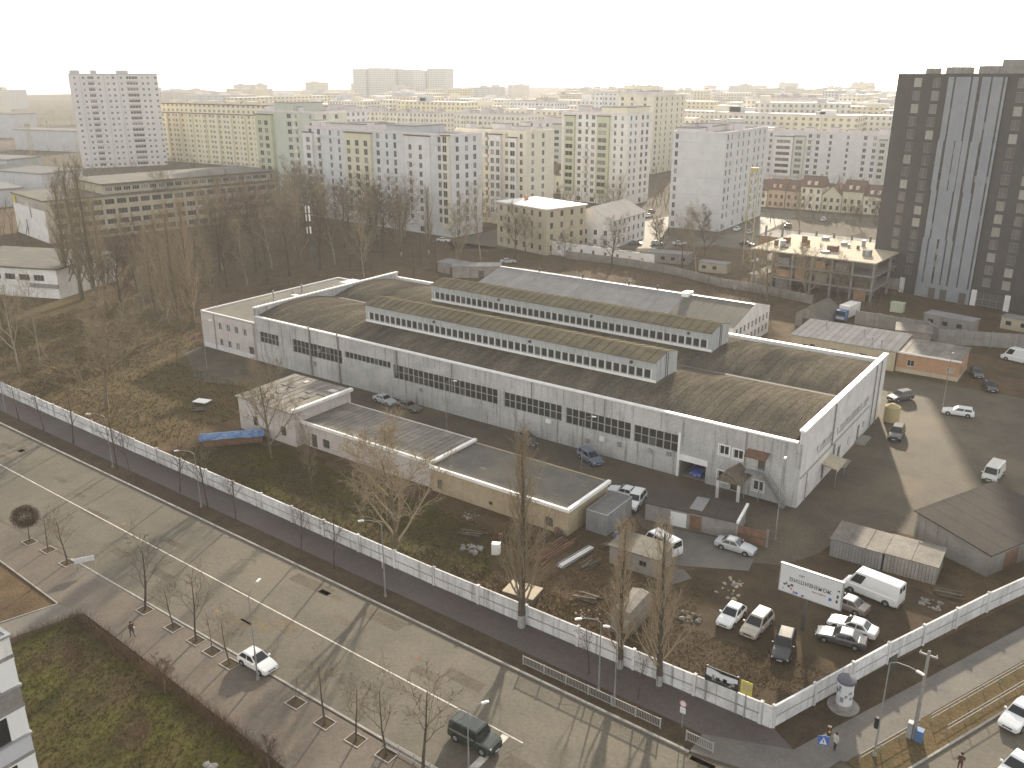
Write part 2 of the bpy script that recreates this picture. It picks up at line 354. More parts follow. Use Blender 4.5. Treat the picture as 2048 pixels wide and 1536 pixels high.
# tree pits in the near pavement: dark soil squares with a stone rim
PITS = [(-76.02, 40.90), (-70.98, 40.80), (-67.29, 40.83), (-64.57, 40.66), (-61.65, 40.44), (-52.47, 40.40), (-48.53, 40.14), (-44.94, 40.24), (-41.71, 40.47), (-91.44, 41.14), (-96.01, 41.38), (-99.60, 41.07)]
b = MB(); r = MB()
for (x, y) in PITS:
    a = .75; b.face([(x-a,y-a*.8,.126),(x+a,y-a*.8,.126),(x+a,y+a*.8,.126),(x-a,y+a*.8,.126)])
    for s in (-1,1): r.box(x-a-.06, x+a+.06, y+s*a*.8-.05, y+s*a*.8+.05, .1, .17); r.box(x+s*a-.05, x+s*a+.05, y-a*.8, y+a*.8, .1, .165)
struct('ground_pits', b, MAT['damp_soil']); struct('kerb_pits', r, MAT['kerb_stone'])
# road repairs and manholes
RP = random.Random(12)
b = MB()
for i in range(26):
    x, y = RP.uniform(-150,-20), RP.uniform(43,54.5); l, w = RP.uniform(1.5,6), RP.uniform(.6,1.8); b.face([(x+RP.uniform(-.1,.1),y,.0105),(x+l,y+RP.uniform(-.1,.1),.0105),(x+l+RP.uniform(-.2,.2),y+w,.0105),(x,y+w,.0105)])
struct('road_patches', b, MAT['yard_asphalt'])
b = MB()
for i in range(34):
    x, y = RP.uniform(-150,-15), RP.uniform(42.2,55); pts = [(x,y)]; a = RP.choice((0,1.57,.6,-.7))+RP.gauss(0,.25)
    for k in range(RP.randint(3,7)): a += RP.gauss(0,.3); pts.append((pts[-1][0]+.6*math.cos(a), pts[-1][1]+.6*math.sin(a)))
    for (p, q) in zip(pts[:-1], pts[1:]):
        n = Vector((p[1]-q[1], q[0]-p[0])).normalized()*.018; b.face([(p[0]-n.x,p[1]-n.y,.0115),(q[0]-n.x,q[1]-n.y,.0115),(q[0]+n.x,q[1]+n.y,.0115),(p[0]+n.x,p[1]+n.y,.0115)])
struct('road_cracks', b, MAT['damp_soil'])
for i, (x, y) in enumerate(((-70,45.2),(-48,51.5),(-95,50.2),(-30,46),(-62,43.4))):
    m = tag(MB().tube((0,0,0),(0,0,.016),.3,.3,16).build('manhole_cover', MAT['rust_metal'], None, (x,y,0)), 'round iron manhole cover set in the main carriageway', 'manhole cover', 'manhole covers in the main road')
# wood floor, streets and lots between the apartment blocks
sheet('wood_floor', [(-310,118), (-165,112), (-152,146), (-140,196), (-160,222), (-300,232), (-318,190)], .008, 'soil', 1.5, 8)
sheet('track', [(-176,196), (-168,192), (-152,170), (-143,160), (-139,163), (-149,176), (-164,199), (-190,214), (-230,224), (-232,219)], .016, 'soil', .5, 4)
sheet('street_estate', [(-186,222), (-178,214), (-126,252), (-112,268), (-60,262), (-58,292), (-108,290), (-112,345), (-84,352), (-84,358), (-150,358), (-154,300), (-186,300), (-190,262)], .008, 'asphalt')
sheet('building_site', [(-104,232), (-84,216), (-46,214), (-20,206), (10,214), (10,232), (-50,240), (-56,262), (-104,268)], .009, 'soil', 1.0, 4)

# ================================================================ the long vaulted workshop hall
X0, X1, Y0, YM, Y1 = -134.3, -29.4, 102.5, 122.25, 142.0
EAVE, CROWN, PAR = 8.8, 10.25, 10.6
hall = thing('workshop_hall', 'long grey concrete workshop hall with two barrel vault roofs and rooftop skylight boxes', 'hall', (X0, Y0, 0))
hx, hy = X0, Y0
S = []
bands = [(-133.1,-127.7,4.0,6.1,5,2), (-123.8,-110.9,3.7,6.2,12,2), (-110.1,-99.2,5.15,6.3,11,1), (-98.6,-76.7,3.6,6.1,20,2), (-75.5,-64.9,3.6,6.05,10,2), (-64.2,-53.4,3.5,6.0,10,2), (-52.9,-46.1,3.4,5.95,6,2)]
for (a, c, z0, z1, n, k) in bands: S.append((a-hx, z0, c-a, z1-z0))
S.append((-45.75-hx, 0, 3.9, 3.1))                       # vehicle door
for (x, z, w, h) in ((-40.25,4.75,1.4,1.35), (-38.3,4.65,1.4,1.35), (-40.2,.95,1.5,1.5), (-35.3,.95,1.45,1.45), (-38.3,.1,1.2,2.1), (-34.9,3.9,1.0,1.9)): S.append((x-hx, z, w, h))
E_ = [(2.9,.9,1.0,1.4), (9.6,.1,1.3,2.2), (16.6,.1,1.5,2.5), (21.5,.9,.9,1.5), (26.4,.1,1.4,2.5), (29.2,.9,1.6,1.4)]
b = MB()
b.facade((0,0,0), (1,0,0), (0,-1,0), X1-X0, EAVE, S, .35)
b.build('wall', MAT['hall_concrete'], hall)
b = MB(); b.facade((X1-X0,0,0), (0,1,0), (1,0,0), Y1-Y0, PAR-.2, E_, .3)
b.face([(X1-X0-.5,.0,EAVE),(X1-X0,0,EAVE),(X1-X0,0,PAR-.2),(X1-X0-.5,0,PAR-.2)]); b.face([(X1-X0-.5,Y1-Y0,EAVE-1),(X1-X0-.5,0,EAVE-1),(X1-X0-.5,0,PAR-.2),(X1-X0-.5,Y1-Y0,PAR-.2)])
b.build('end_wall', MAT['end_plaster'], hall)
b = MB().facade((X1-X0,Y1-Y0,0), (-1,0,0), (0,1,0), X1-X0, EAVE, ()); b.box(0, .4, .05, Y1-Y0, 6, PAR-.2); b.build('rear_wall', MAT['hall_concrete'], hall)
# copings
b = MB(); b.box(X1-X0-.65, X1-X0+.12, -.12, Y1-Y0+.1, PAR-.2, PAR+.05); b.build('end_coping', MAT['coping_white'], hall)
b = MB(); b.box(-.1, .55, -.1, Y1-Y0+.1, PAR-.2, PAR+.03); b.build('end_coping', MAT['coping_white'], hall)
b = MB(); b.box(.56, X1-X0-.66, -.28, .32, EAVE, EAVE+.22); b.build('eave_coping', MAT['coping_white'], hall)
b = MB(); b.box(.56, X1-X0-.66, Y1-Y0-.5, Y1-Y0+.2, EAVE-.1, EAVE+.75); b.build('rear_parapet', MAT['coping_white'], hall)
# vault sheets: one object per sheet, overlapping its neighbour
def vz(y, w=YM-Y0): t = (y/w)*2-1; return EAVE + (CROWN-EAVE)*(1-t*t)
SHW = 1.2; nsh = int((X1-X0-1.3)/SHW)
b = MB(); seg = 14; W_ = YM-Y0
for k in range(seg):
    y0_, y1_ = .3+(W_-.3)*k/seg, .3+(W_-.3)*(k+1)/seg; z0_, z1_ = vz(y0_), vz(y1_)
    b.face([(0,y0_,z0_),(SHW-.08,y0_,z0_),(SHW-.08,y1_,z1_),(0,y1_,z1_)])
    b.face([(SHW-.08,y0_,z0_),(SHW-.05,y0_,z0_+.03),(SHW-.05,y1_,z1_+.03),(SHW-.08,y1_,z1_)]); b.face([(SHW-.05,y0_,z0_+.03),(SHW,y0_,z0_+.03),(SHW,y1_,z1_+.03),(SHW-.05,y1_,z1_+.03)])
    b.face([(SHW,y0_,z0_+.03),(SHW+.02,y0_,z0_-.05),(SHW+.02,y1_,z1_-.05),(SHW,y1_,z1_+.03)])
sm = b.mesh('roof_sheet', MAT['vault_roof'], True)
for v in (0, 1):
    for k in range(nsh): put('roof_sheet', sm, hall, (.6+k*SHW, v*W_, random.uniform(-.01,.01)))
MB().box(.56, X1-X0-.66, W_-.35, W_+.5, EAVE-.3, EAVE+.12).build('valley_gutter', MAT['flat_bitumen'], hall)
# skylight monitors
for v, (mx0, mx1, myo) in enumerate(((-111.2,-53.2,6.7), (-111.8,-52.9,25.5))):
    a0, a1 = mx0-X0, mx1-X0; L = a1-a0; zb, zt, wd = 10.05, 13.3, 6.7; n = 44; p = (L-1.6)/n
    fp = hall
    ops = [(.8+i*p+.14, .55, p-.28, 1.3) for i in range(n)]
    b = MB(); b.facade((a0,myo,zb-.5), (1,0,0), (0,-1,0), L, zt-zb+.5, [(o[0], o[1]+.5, o[2], o[3]) for o in ops], .12)
    zr = zt + .75                                                     # ridge
    y0_, y1_, ym = myo, myo+wd, myo+wd/2
    for xx, s in ((a0, -1), (a1, 1)):
        pts = [(xx,y0_,zb-2),(xx,y1_,zb-2),(xx,y1_,zt),(xx,ym,zr),(xx,y0_,zt)]; b.face(pts if s > 0 else pts[::-1])
    b.face([(a1,y1_,zb-1),(a0,y1_,zb-1),(a0,y1_,zt),(a1,y1_,zt)])
    b.build('skylight_box', MAT['monitor_metal'], hall)
    st = MB(); st.box(a0, a1, myo-.10, myo, zb+.05, zb+.42); st.build('skylight_sill', MAT['coping_white'], hall)
    gm = wmesh(p-.28, 1.3, 1, 1, 'frame_grey', 'glass_dusty', .05)
    for i in range(n): put('skylight_window', gm, hall, (a0+.8+i*p+p/2, myo+.10, zb+.55))
    fm = MB().box(-.06, .06, -.06, -.002, .42, 1.95).mesh('skylight_mullion', MAT['frame_white'])
    for i in range(n+1): put('skylight_mullion', fm, hall, (a0+.8+i*p, myo, zb))
    rs = MB(); rw = 1.5
    for (ya, za, yb, zb_) in ((y0_-.35, zt-.07, ym, zr+.04), (y1_+.35, zt-.07, ym, zr+.04)):
        q = [(0,ya,za),(rw-.05,ya,za),(rw-.05,yb,zb_),(0,yb,zb_)]; rs.face(q if ya < yb else q[::-1])
        q = [(rw-.05,ya,za),(rw+.02,ya,za+.05),(rw+.02,yb,zb_+.05),(rw-.05,yb,zb_)]; rs.face(q if ya < yb else q[::-1])
        q = [(0,ya,za-.1),(rw,ya,za-.1),(rw,ya,za),(0,ya,za)]; rs.face(q if ya < yb else q[::-1])
    rm = rs.mesh('skylight_roof_sheet', MAT['monitor_roof'])
    nr = int(L/rw)
    for i in range(nr): put('skylight_roof_sheet', rm, hall, (a0-.1+i*(L+.1)/nr, 0, random.uniform(-.008,.008)), scale=((L+.2)/nr/rw,1,1))
    pp = MB(); pp.tube((a1+.06, myo+2.9, zb-.4), (a1+.06, myo+2.9, zt+1.0), .05, n=5); pp.tube((a1+.06, myo+3.5, zb-.4), (a1+.06, myo+3.5, zt+.6), .05, n=5); pp.build('ladder_pipe', MAT['dark_steel'], hall)
    for f in (.28, .62, .93):
        d = MB(); d.tube((a0+L*f, myo-.03, zb+2.55), (a0+L*f, myo-.25, zb+2.5), .22, .26, 8); d.build('vent_lamp', MAT['dark_steel'], hall)
# window bands: a frame each with panes as sub-parts
for (a, c, z0, z1, n, k) in bands:
    w, h = (c-a)/n, (z1-z0)/k; f = MB()
    for i in range(n+1):
        t = .06 if i % 2 else .09; f.box(max(0,i*w-t), min(c-a,i*w+t), 0, .12, 0, z1-z0)
    for j in range(k+1): f.box(0, c-a, .005, .115, max(0,j*h-.05), min(z1-z0,j*h+.05))
    fo = f.build('window_band', MAT['frame_grey'], hall, (a-hx, .16, z0))
    pm = MB().face([(-w/2,0,-h/2),(w/2,0,-h/2),(w/2,0,h/2),(-w/2,0,h/2)]).mesh('pane', MAT['glass_dusty'])
    for i in range(n):
        for j in range(k): put('pane', pm, fo, ((i+.5)*w, .09, (j+.5)*h), rot=(random.uniform(-.03,.03), 0, random.uniform(-.03,.03)))
for (x, z, w, h) in ((-40.25,4.75,1.4,1.35), (-38.3,4.65,1.4,1.35), (-40.2,.95,1.5,1.5), (-35.3,.95,1.45,1.45)):
    put('window', wmesh(w, h, 2, 1, 'frame_white', 'glass', .12), hall, (x-hx+w/2, .2, z))
    MB().box(x-hx-.15, x-hx+w+.15, -.06, -.005, z-.15, z-.02).box(x-hx-.15, x-hx, -.05, -.004, z, z+h).box(x-hx+w, x-hx+w+.15, -.05, -.004, z, z+h).box(x-hx-.15, x-hx+w+.15, -.06, -.005, z+h+.01, z+h+.15).build('window_surround', MAT['coping_white'], hall)
for (x, z, w, h, m) in ((-38.3,.1,1.2,2.1,'frame_dark'), (-34.9,3.9,1.0,1.9,'frame_dark')):
    d = MB().box(0, w, .18, .24, 0, h).build('door', MAT[m], hall, (x-hx, 0, z)); MB().box(w-.2, w-.12, .12, .18, h*.45, h*.55).build('handle', MAT['galvanised'], d)
# vehicle door: dark interior, raised shutter box
MB().face([(0,.33,0),(3.9,.33,0),(3.9,6,0.02),(0,6,0.02)]).face([(0,6,0),(3.9,6,0),(3.9,6,3.2),(0,6,3.2)]).face([(0,.35,0),(0,6,0),(0,6,3.2),(0,.35,3.2)]).face([(3.9,.35,0),(3.9,.35,3.2),(3.9,6,3.2),(3.9,6,0)]).face([(0,.35,3.15),(3.9,.35,3.15),(3.9,6,3.15),(0,6,3.15)]).build('garage_bay', MAT['concrete_raw'], hall, (-45.75-hx, 0, .018))
MB().box(-.25, 4.15, -.22, -.004, 2.55, 3.35).build('shutter_box', MAT['coping_white'], hall, (-45.75-hx, 0, 0))
MB().box(-.35, -.02, -.1, -.003, 0, 6.4).build('door_jamb', MAT['coping_white'], hall, (-45.75-hx, 0, 0))
# end wall: doors, windows, band, canopy, lettering strokes
for i, (u, z, w, h) in enumerate(E_):
    if h > 2: 
        d = MB().box(-.22, -.16, 0, w, 0, h).build('door', MAT['frame_dark'], hall, (X1-X0, u, z)); MB().box(-.16, -.08, w*.8, w*.87, h*.45, h*.52).build('handle', MAT['galvanised'], d)
    else: put('window', wmesh(w, h, 2, 1, 'frame_white', 'glass', .08), hall, (X1-X0-.15, u+w/2, z), R(90))
MB().box(.003, .14, .1, Y1-Y0-7.5, 4.05, 4.28).build('cornice_band', MAT['frame_grey'], hall, (X1-X0, 0, 0))
for u, z0, z1, t in ((12.6,4.3,PAR-.25,.10), (14.2,2.2,4.0,.12), (33.2,0,PAR-.3,.09), (36.0,0,PAR-.3,.09), (2.6,0,4.0,.06)):
    MB().tube((.16,u,z0), (.16,u,z1), t, t, 8).build('downpipe', MAT['galvanised'], hall, (X1-X0, 0, 0))
c = MB(); c.face([(.02,9.0,2.9),(2.2,9.0,2.5),(2.2,13.2,2.5),(.02,13.2,2.9)]); c.face([(.02,13.2,2.8),(2.2,13.2,2.4),(2.2,9.0,2.4),(.02,9.0,2.8)]); c.box(2.1,2.2,9.0,13.2,2.2,2.52)
c.build('canopy', MAT['beige_plaster'], hall, (X1-X0, 0, 0))
for y in (9.1, 13.1): MB().tube((2.1,y,0), (2.1,y,2.4), .06, n=6).build('canopy_post', MAT['galvanised'], hall, (X1-X0, 0, 0))
for u, w in ((16.2,2.6), (26.0,3.4)): MB().box(.01, 1.5, u-.5, u+w, 0, .18).box(.02, 1.2, u-.3, u+w-.2, .17, .34).build('door_step', MAT['concrete_raw'], hall, (X1-X0, 0, 0))
rnd = random.Random(3)
for (u0, u1, zc, sz) in ((6.2,12.6,6.0,.8), (15.0,30.6,5.75,.75)):      # faded painted letters, worn past reading
    u = u0
    while u < u1:
        l = MB(); w = rnd.uniform(.42,.62); t = .12
        k = rnd.randrange(5)
        if k != 2: l.box(.012,.03, 0, t, 0, sz)
        if k in (0,1,4): l.box(.012,.03, w-t, w, 0, sz)
        if k in (0,2): l.box(.012,.03, t, w-t, sz-t, sz)
        if k in (1,3): l.box(.012,.03, t, w-t, 0, t)
        if k in (2,4): l.box(.012,.03, w*.4, w*.4+t, 0, sz-t)
        if k == 3: l.box(.012,.03, w-t, w, t, sz*.6)
        l.build('letter', MAT['frame_grey'], hall, (X1-X0, u, zc-sz/2)); u += w + .22
        if rnd.random() < .14: u += .6
for (u0, u1, zc) in ((6.6,12.4,5.15), (15.2,29.8,5.0)):
    u = u0
    while u < u1:
        w = rnd.uniform(.2,.5); MB().box(.012,.026,0,w,0,.22).build('letter', MAT['concrete_raw'], hall, (X1-X0, u, zc)); u += w+.16
# front: pipes, cable ducts, gable porch, steel stair
for x, z0, z1, t in ((-118.9,0,9.4,.16), (-111.6,0,9.3,.14), (-97.7,4.4,8.7,.16), (-85.7,4,8.6,.08), (-36.6,0,9.0,.10), (-70.2,6.2,8.7,.08), (-57.6,6.1,8.7,.07)):
    MB().tube((x-hx,-.2,z0), (x-hx,-.2,z1), t, t, 8).build('downpipe', MAT['concrete_raw'], hall)
for x, z in ((-118.6,2.2), (-116.9,4.9), (-92.8,2.6), (-67.5,2.9), (-58.2,2.3), (-60.6,1.4), (-50.5,2.4), (-55.3,2.1), (-47.6,2.7)):
    MB().box(0, rnd.uniform(.5,.9), -.35, -.006, 0, rnd.uniform(.5,.8)).build('wall_unit', MAT['frame_white' if rnd.random() < .5 else 'grey_steel'], hall, (x-hx, 0, z))
p = MB(); q = 3.55
p.face([(-38.9-hx,-4.0,2.9),(-37.2-hx,-4.0,4.3),(-37.2-hx,-.0,4.3),(-38.9-hx,-.0,2.9)]); p.face([(-37.2-hx,-4.0,4.3),(-35.5-hx,-4.0,2.9),(-35.5-hx,0,2.9),(-37.2-hx,0,4.3)])
p.face([(-38.7-hx,-3.9,2.92),(-35.7-hx,-3.9,2.92),(-37.2-hx,-3.9,4.2)]); p.build('porch_roof', MAT['old_wood'], hall)
for x in (-38.6, -35.8): MB().box(x-.16-hx, x+.16-hx, -3.75, -3.43, 0, 2.95).build('porch_post', MAT['end_plaster'], hall)
s = MB()
for i in range(14):
    t = i/13; s.box(-33.9+2.9*t-hx, -33.55+2.9*t-hx, -1.25, -.25, 3.6-3.5*t, 3.66-3.5*t)
for y in (-1.28, -.22):
    s.tube((-33.9-hx,y,3.75), (-30.9-hx,y,.1), .05, n=4); s.tube((-33.9-hx,y,4.7), (-30.9-hx,y,1.1), .035, n=4)
    for t in (0,.33,.66,1): s.tube((-33.9+3*t-hx,y,3.7-3.6*t), (-33.9+3*t-hx,y,4.7-3.6*t), .03, n=4)
s.box(-36.1-hx, -33.8-hx, -1.3, -.02, 3.7, 3.8); s.path([(-36.0-hx,-.1,4.75),(-36.0-hx,-1.25,4.75),(-33.8-hx,-1.25,4.75)], .035, 4)
for x in (-36.0,-35.3,-34.6,-33.9): s.tube((x-hx,-1.25,3.75),(x-hx,-1.25,4.75),.03,n=4)
for x in (-35.9,-34.0): s.tube((x-hx,-1.2,0),(x-hx,-1.2,3.7),.06,n=5)
s.build('steel_stair', MAT['grey_steel'], hall)
MB().face([(-36.3-hx,-1.5,6.1),(-33.4-hx,-1.5,6.1),(-33.4-hx,-.02,6.6),(-36.3-hx,-.02,6.6)]).face([(-36.3-hx,-1.5,6.0),(-36.3-hx,-.02,6.5),(-33.4-hx,-.02,6.5),(-33.4-hx,-1.5,6.0)]).box(-36.3-hx,-33.4-hx,-1.52,-1.46,5.95,6.15).build('stair_canopy', MAT['rust_metal'], hall)

# ---------------------------------------------------------------- two-storey annex at the far end
ax0, ax1 = -151.0, -134.45; ah = 7.3
ann = thing('office_annex', 'two storey pale annex with flat roof at the far end of the hall', 'building', (ax0, Y0, 0)); L = ax1-ax0
S = [(5.2+i*2.55, 4.3, 1.1, 1.5) for i in range(4)] + [(5.2+i*2.55, 1.0, 1.1, 1.5) for i in range(3)] + [(14.3, .05, 1.5, 2.4, dict(skip=1))]
shell(ann, 0, L, 0, Y1-Y0-2, ah, S, (), 'pink_plaster'); windows(ann, 0, L, 0, 30, S, nx=2, nz=1, fw=.09)
d = MB().box(0, 1.5, .14, .2, 0, 2.4).build('door', MAT['frame_dark'], ann, (14.3, 0, .05)); MB().box(1.25,1.33,.07,.14,1,1.1).build('handle', MAT['galvanised'], d)
flat_roof(ann, 0, L, 0, Y1-Y0-2, ah, rim=.25)
for x, y, h in ((3,16,1.5),(4,23,1.7),(4.6,20,.9),(8,12,1.2),(14.5,14,2.6),(8.5,28,1.1),(12.5,5,.9)): MB().tube((x,y,ah-.05),(x,y,ah+h),.13,.13,8).tube((x,y,ah+h),(x,y,ah+h+.12),.2,.05,8).build('vent_pipe', MAT['galvanised'], ann)
MB().box(9.5,13.5,29,33,ah-.05,ah+1.9).build('roof_hatch', MAT['white_plaster'], ann); MB().box(5.5,10,18.6,19.6,ah+.3,ah+.5).box(5.6,5.8,18.8,19.4,ah-.05,ah+.3).box(9.6,9.8,18.8,19.4,ah-.05,ah+.3).build('roof_duct', MAT['coping_white'], ann)
for x in (4.2, 16.3): MB().tube((x,-.14,0),(x,-.14,ah),.08,.08,6).build('downpipe', MAT['frame_grey'], ann)
MB().box(0,L,-.04,-.003,0,1.0).build('plinth', MAT['end_plaster'], ann)

# ================================================================ low buildings of the yard
def simple_door(root, w, h, loc, rz=0.0, m='frame_dark'):
    d = MB().box(-w/2, w/2, -.03, .05, 0, h).build('door', MAT[m], root, loc, rz); MB().box(w*.3, w*.36, -.1, -.03, h*.45, h*.52).build('handle', MAT['galvanised'], d); return d
def sheet_roof(root, x0, x1, y0, y1, z0, z1, n, m, over=.25, along='x', name='roof_sheet'):
    """mono-pitch roof of n separate sheets, z0 at y0 and z1 at y1"""
    w = (x1-x0+2*over)/n; b = MB(); ya, yb = y0-over, y1+over; s = (z1-z0)/(y1-y0); za, zb = z0-s*over, z1+s*over
    b.face([(0,ya,za),(w-.06,ya,za),(w-.06,yb,zb),(0,yb,zb)]); b.face([(w-.06,ya,za),(w,ya,za+.05),(w,yb,zb+.05),(w-.06,yb,zb)])
    b.face([(w,ya,za+.05),(w+.02,ya,za-.02),(w+.02,yb,zb-.02),(w,yb,zb+.05)]); b.face([(0,ya,za-.12),(w,ya,za-.12),(w,ya,za),(0,ya,za)]); b.face([(0,yb,zb),(w,yb,zb),(w,yb,zb-.12),(0,yb,zb-.12)])
    me = b.mesh(name, MAT[m])
    for i in range(n): put(name, me, root, (x0-over+i*w, 0, random.uniform(-.008,.008)))
# --- garage row in front of the hall
g1 = thing('garage_block', 'tallest pink plastered garage block with patched flat roof at the left end of the row', 'garage', (-108.7, 78.5, 0))
S = [(3.2,1.3,1.0,1.5), (9.6,1.2,1.1,1.5)]
shell(g1, 0, 12.8, 0, 11.4, 5.4, S, (), 'pink_plaster'); windows(g1, 0, 12.8, 0, 11.4, S, frame='frame_dark', glass='glass_dusty')
sheet_roof(g1, 0, 12.8, 0, 11.4, 5.45, 5.7, 9, 'garage_roof', .35)
MB().box(12.55,13.2,-.3,11.7,5.55,6.0).build('coping', MAT['white_plaster'], g1)
rp = random.Random(4)
for i in range(9):
    a, c = rp.uniform(1.5,10.5), rp.uniform(3.5,10); MB().box(a, a+rp.uniform(.8,2.4), c, c+rp.uniform(.5,1.2), 5.46+c*.022, 5.545+c*.022).build('roof_patch', MAT[rp.choice(['grey_sheet_roof','pink_plaster','flat_bitumen'])], g1)
g2 = thing('garage_block', 'pink walled middle garage block with pale striped sheet roof and white front coping', 'garage', (-95.8, 79.9, 0))
S = [(1.7,.1,1.2,2.1,dict(skip=1)), (4.1,.6,1.4,1.35)]
shell(g2, 0, 25.2, 0, 9.0, 3.7, S, (), 'pink_plaster'); windows(g2, 0, 25, 0, 9, S, nx=2, frame='frame_dark'); simple_door(g2, 1.2, 2.1, (2.3,.15,.1))
sheet_roof(g2, 0, 25.2, 0, 9.0, 3.75, 3.85, 26, 'garage_roof', .12)
MB().box(-.2,25.2,-.42,-.13,3.55,4.0).build('coping', MAT['coping_white'], g2); MB().box(25.0,25.45,-.12,9.3,3.7,4.05).build('coping', MAT['coping_white'], g2)
MB().box(-.1,25,9.13,9.4,3.6,3.9).build('coping', MAT['pink_plaster'], g2)
g3 = thing('garage_block', 'tan walled garage block with bright white coping along two roof edges', 'garage', (-70.4, 79.4, 0))
S = [(1.0,.5,.9,1.4), (18.1,.5,1.1,1.25), (9.5,.7,.6,.5)]
shell(g3, 0, 21.3, 0, 9.4, 3.45, S, (), 'tan_plaster'); windows(g3, 0, 21, 0, 9.4, S, nx=2, frame='frame_dark')
MB().face([(0,-.05,3.47),(21.3,-.05,3.47),(21.3,9.4,3.52),(0,9.4,3.52)]).build('roof', MAT['flat_bitumen'], g3)
MB().box(-.02,21.6,-.35,-.02,3.3,3.72).build('coping', MAT['coping_white'], g3); MB().box(21.2,21.65,-.01,9.6,3.35,3.78).build('coping', MAT['coping_white'], g3); MB().box(0,21.15,9.4,9.6,3.35,3.6).build('coping', MAT['tan_plaster'], g3)
for x, y in ((5.6,3.2),(13,5.0),(17.5,2.2),(19,6.5)): MB().box(x,x+.9,y,y+.4,3.48,3.53).build('roof_patch', MAT['garage_roof'], g3)
# --- steel container beside the row
def container(name, label, loc, L, W, H, m='grey_steel', rz=0.0):
    r = thing(name, label, 'container', loc, rz); b = MB(); n = int(L/.3)
    for i in range(n):
        y = L*i/n; dd = .05 if i % 2 else 0.0
        for x, s in ((0,1),(W,-1)): b.box(min(x+s*dd,x+s*.1), max(x+s*dd,x+s*.1), y, y+L/n, .15, H-.12)
    for i in range(int(W/.3)):
        x = W*i/int(W/.3); dd = .04 if i % 2 else 0; b.box(x, x+W/int(W/.3), dd+.003, .1, .15, H-.12); b.box(x, x+W/int(W/.3), L-.1, L-dd-.003, .15, H-.12)
    b.build('wall', MAT[m], r); f = MB()
    for x in (0,W): 
        for y in (0,L): f.box(x-.05,x+.05,y-.05,y+.05,0,H)
        f.box(x-.05,x+.05,.05,L-.05,H-.12,H+.005); f.box(x-.05,x+.05,.05,L-.05,0,.15)
    for y in (0,L): f.box(.05,W-.05,y-.05,y+.05,H-.12,H+.005); f.box(.05,W-.05,y-.05,y+.05,0,.15)
    f.build('frame', MAT[m], r); MB().face([(.05,.05,H-.02),(W-.05,.05,H-.02),(W-.05,L-.05,H+.03),(.05,L-.05,H+.03)]).build('roof', MAT['dark_steel' if m=='grey_steel' else m], r)
    d = MB().box(.15,W/2-.03,-.06,-.012,.2,H-.2).box(W/2+.03,W-.15,-.06,-.012,.2,H-.2).build('door', MAT[m], r)
    k = MB()
    for x in (W*.3,W*.44,W*.56,W*.7): k.tube((x,-.09,.25),(x,-.09,H-.25),.025,n=5)
    k.build('lock_rod', MAT['galvanised'], d); return r
container('steel_container', 'grey corrugated steel container against the tan garage block', (-48.2, 82.2, 0), 6.1, 2.8, 2.75)
# --- concrete garage boxes, rust gate
pv = thing('garage_box', 'low concrete garage boxes with dark flat roof beside the silver sedan', 'garage', (-43.6, 88.6, 0), R(9))
b = MB().facade((0,0,0),(1,0,0),(0,-1,0),11.3,2.3,[(3.2,.05,2.0,1.9)],.06); b.facade((11.3,0,0),(0,1,0),(1,0,0),4.8,2.3,()); b.facade((0,4.8,0),(0,-1,0),(-1,0,0),4.8,2.3,()); b.facade((11.3,4.8,0),(-1,0,0),(0,1,0),11.3,2.3,()); b.build('wall', MAT['concrete_raw'], pv)
MB().box(3.2,5.2,.04,.1,.05,1.95).build('door', MAT['frame_white'], pv); MB().box(5.6,7.0,-.03,-.004,.1,2.0).build('rust_panel', MAT['rust_metal'], pv)
for i in range(4): MB().box(-.15+i*2.9, 2.72+i*2.9, -.2, 5.0, 2.3, 2.42+.01*(i%2)).build('roof_slab', MAT['brown_roof'], pv)
MB().box(5.3,6.9,.6,4.2,2.45,2.52).build('roof_sheet', MAT['grey_sheet_roof'], pv); MB().box(11.2,11.5,-.25,5.0,2.3,2.6).build('coping', MAT['coping_white'], pv)
rg = thing('rust_gate', 'rusty brown sheet metal gate between the concrete garage boxes and the lamp pole', 'gate', (-32.4, 90.2, 0), R(9))
for i in range(2): 
    p_ = MB().box(.1+i*1.7,1.74+i*1.7,-.04,.0,.1,2.1).build('gate_leaf', MAT['rust_metal'], rg); MB().box(.1+i*1.7,1.74+i*1.7,-.09,-.041,1.0,1.12).build('crossbar', MAT['dark_steel'], p_)
for x in (0,3.55): MB().box(x-.12,x+.12,-.12,.12,0,2.3).build('gate_post', MAT['concrete_raw'], rg)
# --- sheds between the garages and the fence
s1 = thing('yard_shed', 'low shed with tan slab roof beside the white minibus', 'shed', (-42.0, 77.0, 0), R(2))
S = [(1.0,.2,1.2,1.8,dict(skip=1)), (3.6,.9,.9,.7)]
shell(s1, 0, 5.9, 0, 3.7, 2.3, S, (), 'concrete_raw'); windows(s1,0,5.9,0,3.7,S,frame='frame_dark'); simple_door(s1,1.2,1.8,(1.6,.12,.2),m='rust_metal')
for i in range(3): MB().box(-.2+i*2.1,1.87+i*2.1,-.25,3.95,2.3,2.43).build('roof_slab', MAT['flat_bitumen'], s1)
s2 = thing('folding_garage', 'narrow rounded tin garage shell by the front fence between two poplars', 'garage', (-35.9, 66.2, 0), R(3))
rings = []
for y in (0,.2,4.6,5.0):
    k_ = 1.0 if .1 < y < 4.8 else .9; rings.append([(1.25-1.25*k_,y,0),(1.25-1.25*k_,y,1.7*k_),(.35,y,2.35*k_),(1.25,y,2.55*k_),(2.15,y,2.35*k_),(1.25+1.25*k_,y,1.7*k_),(1.25+1.25*k_,y,0)])
MB().loft(rings).build('shell', MAT['garage_roof'], s2); MB().box(.3,2.2,-.03,.02,.05,1.6).build('door', MAT['frame_grey'], s2)
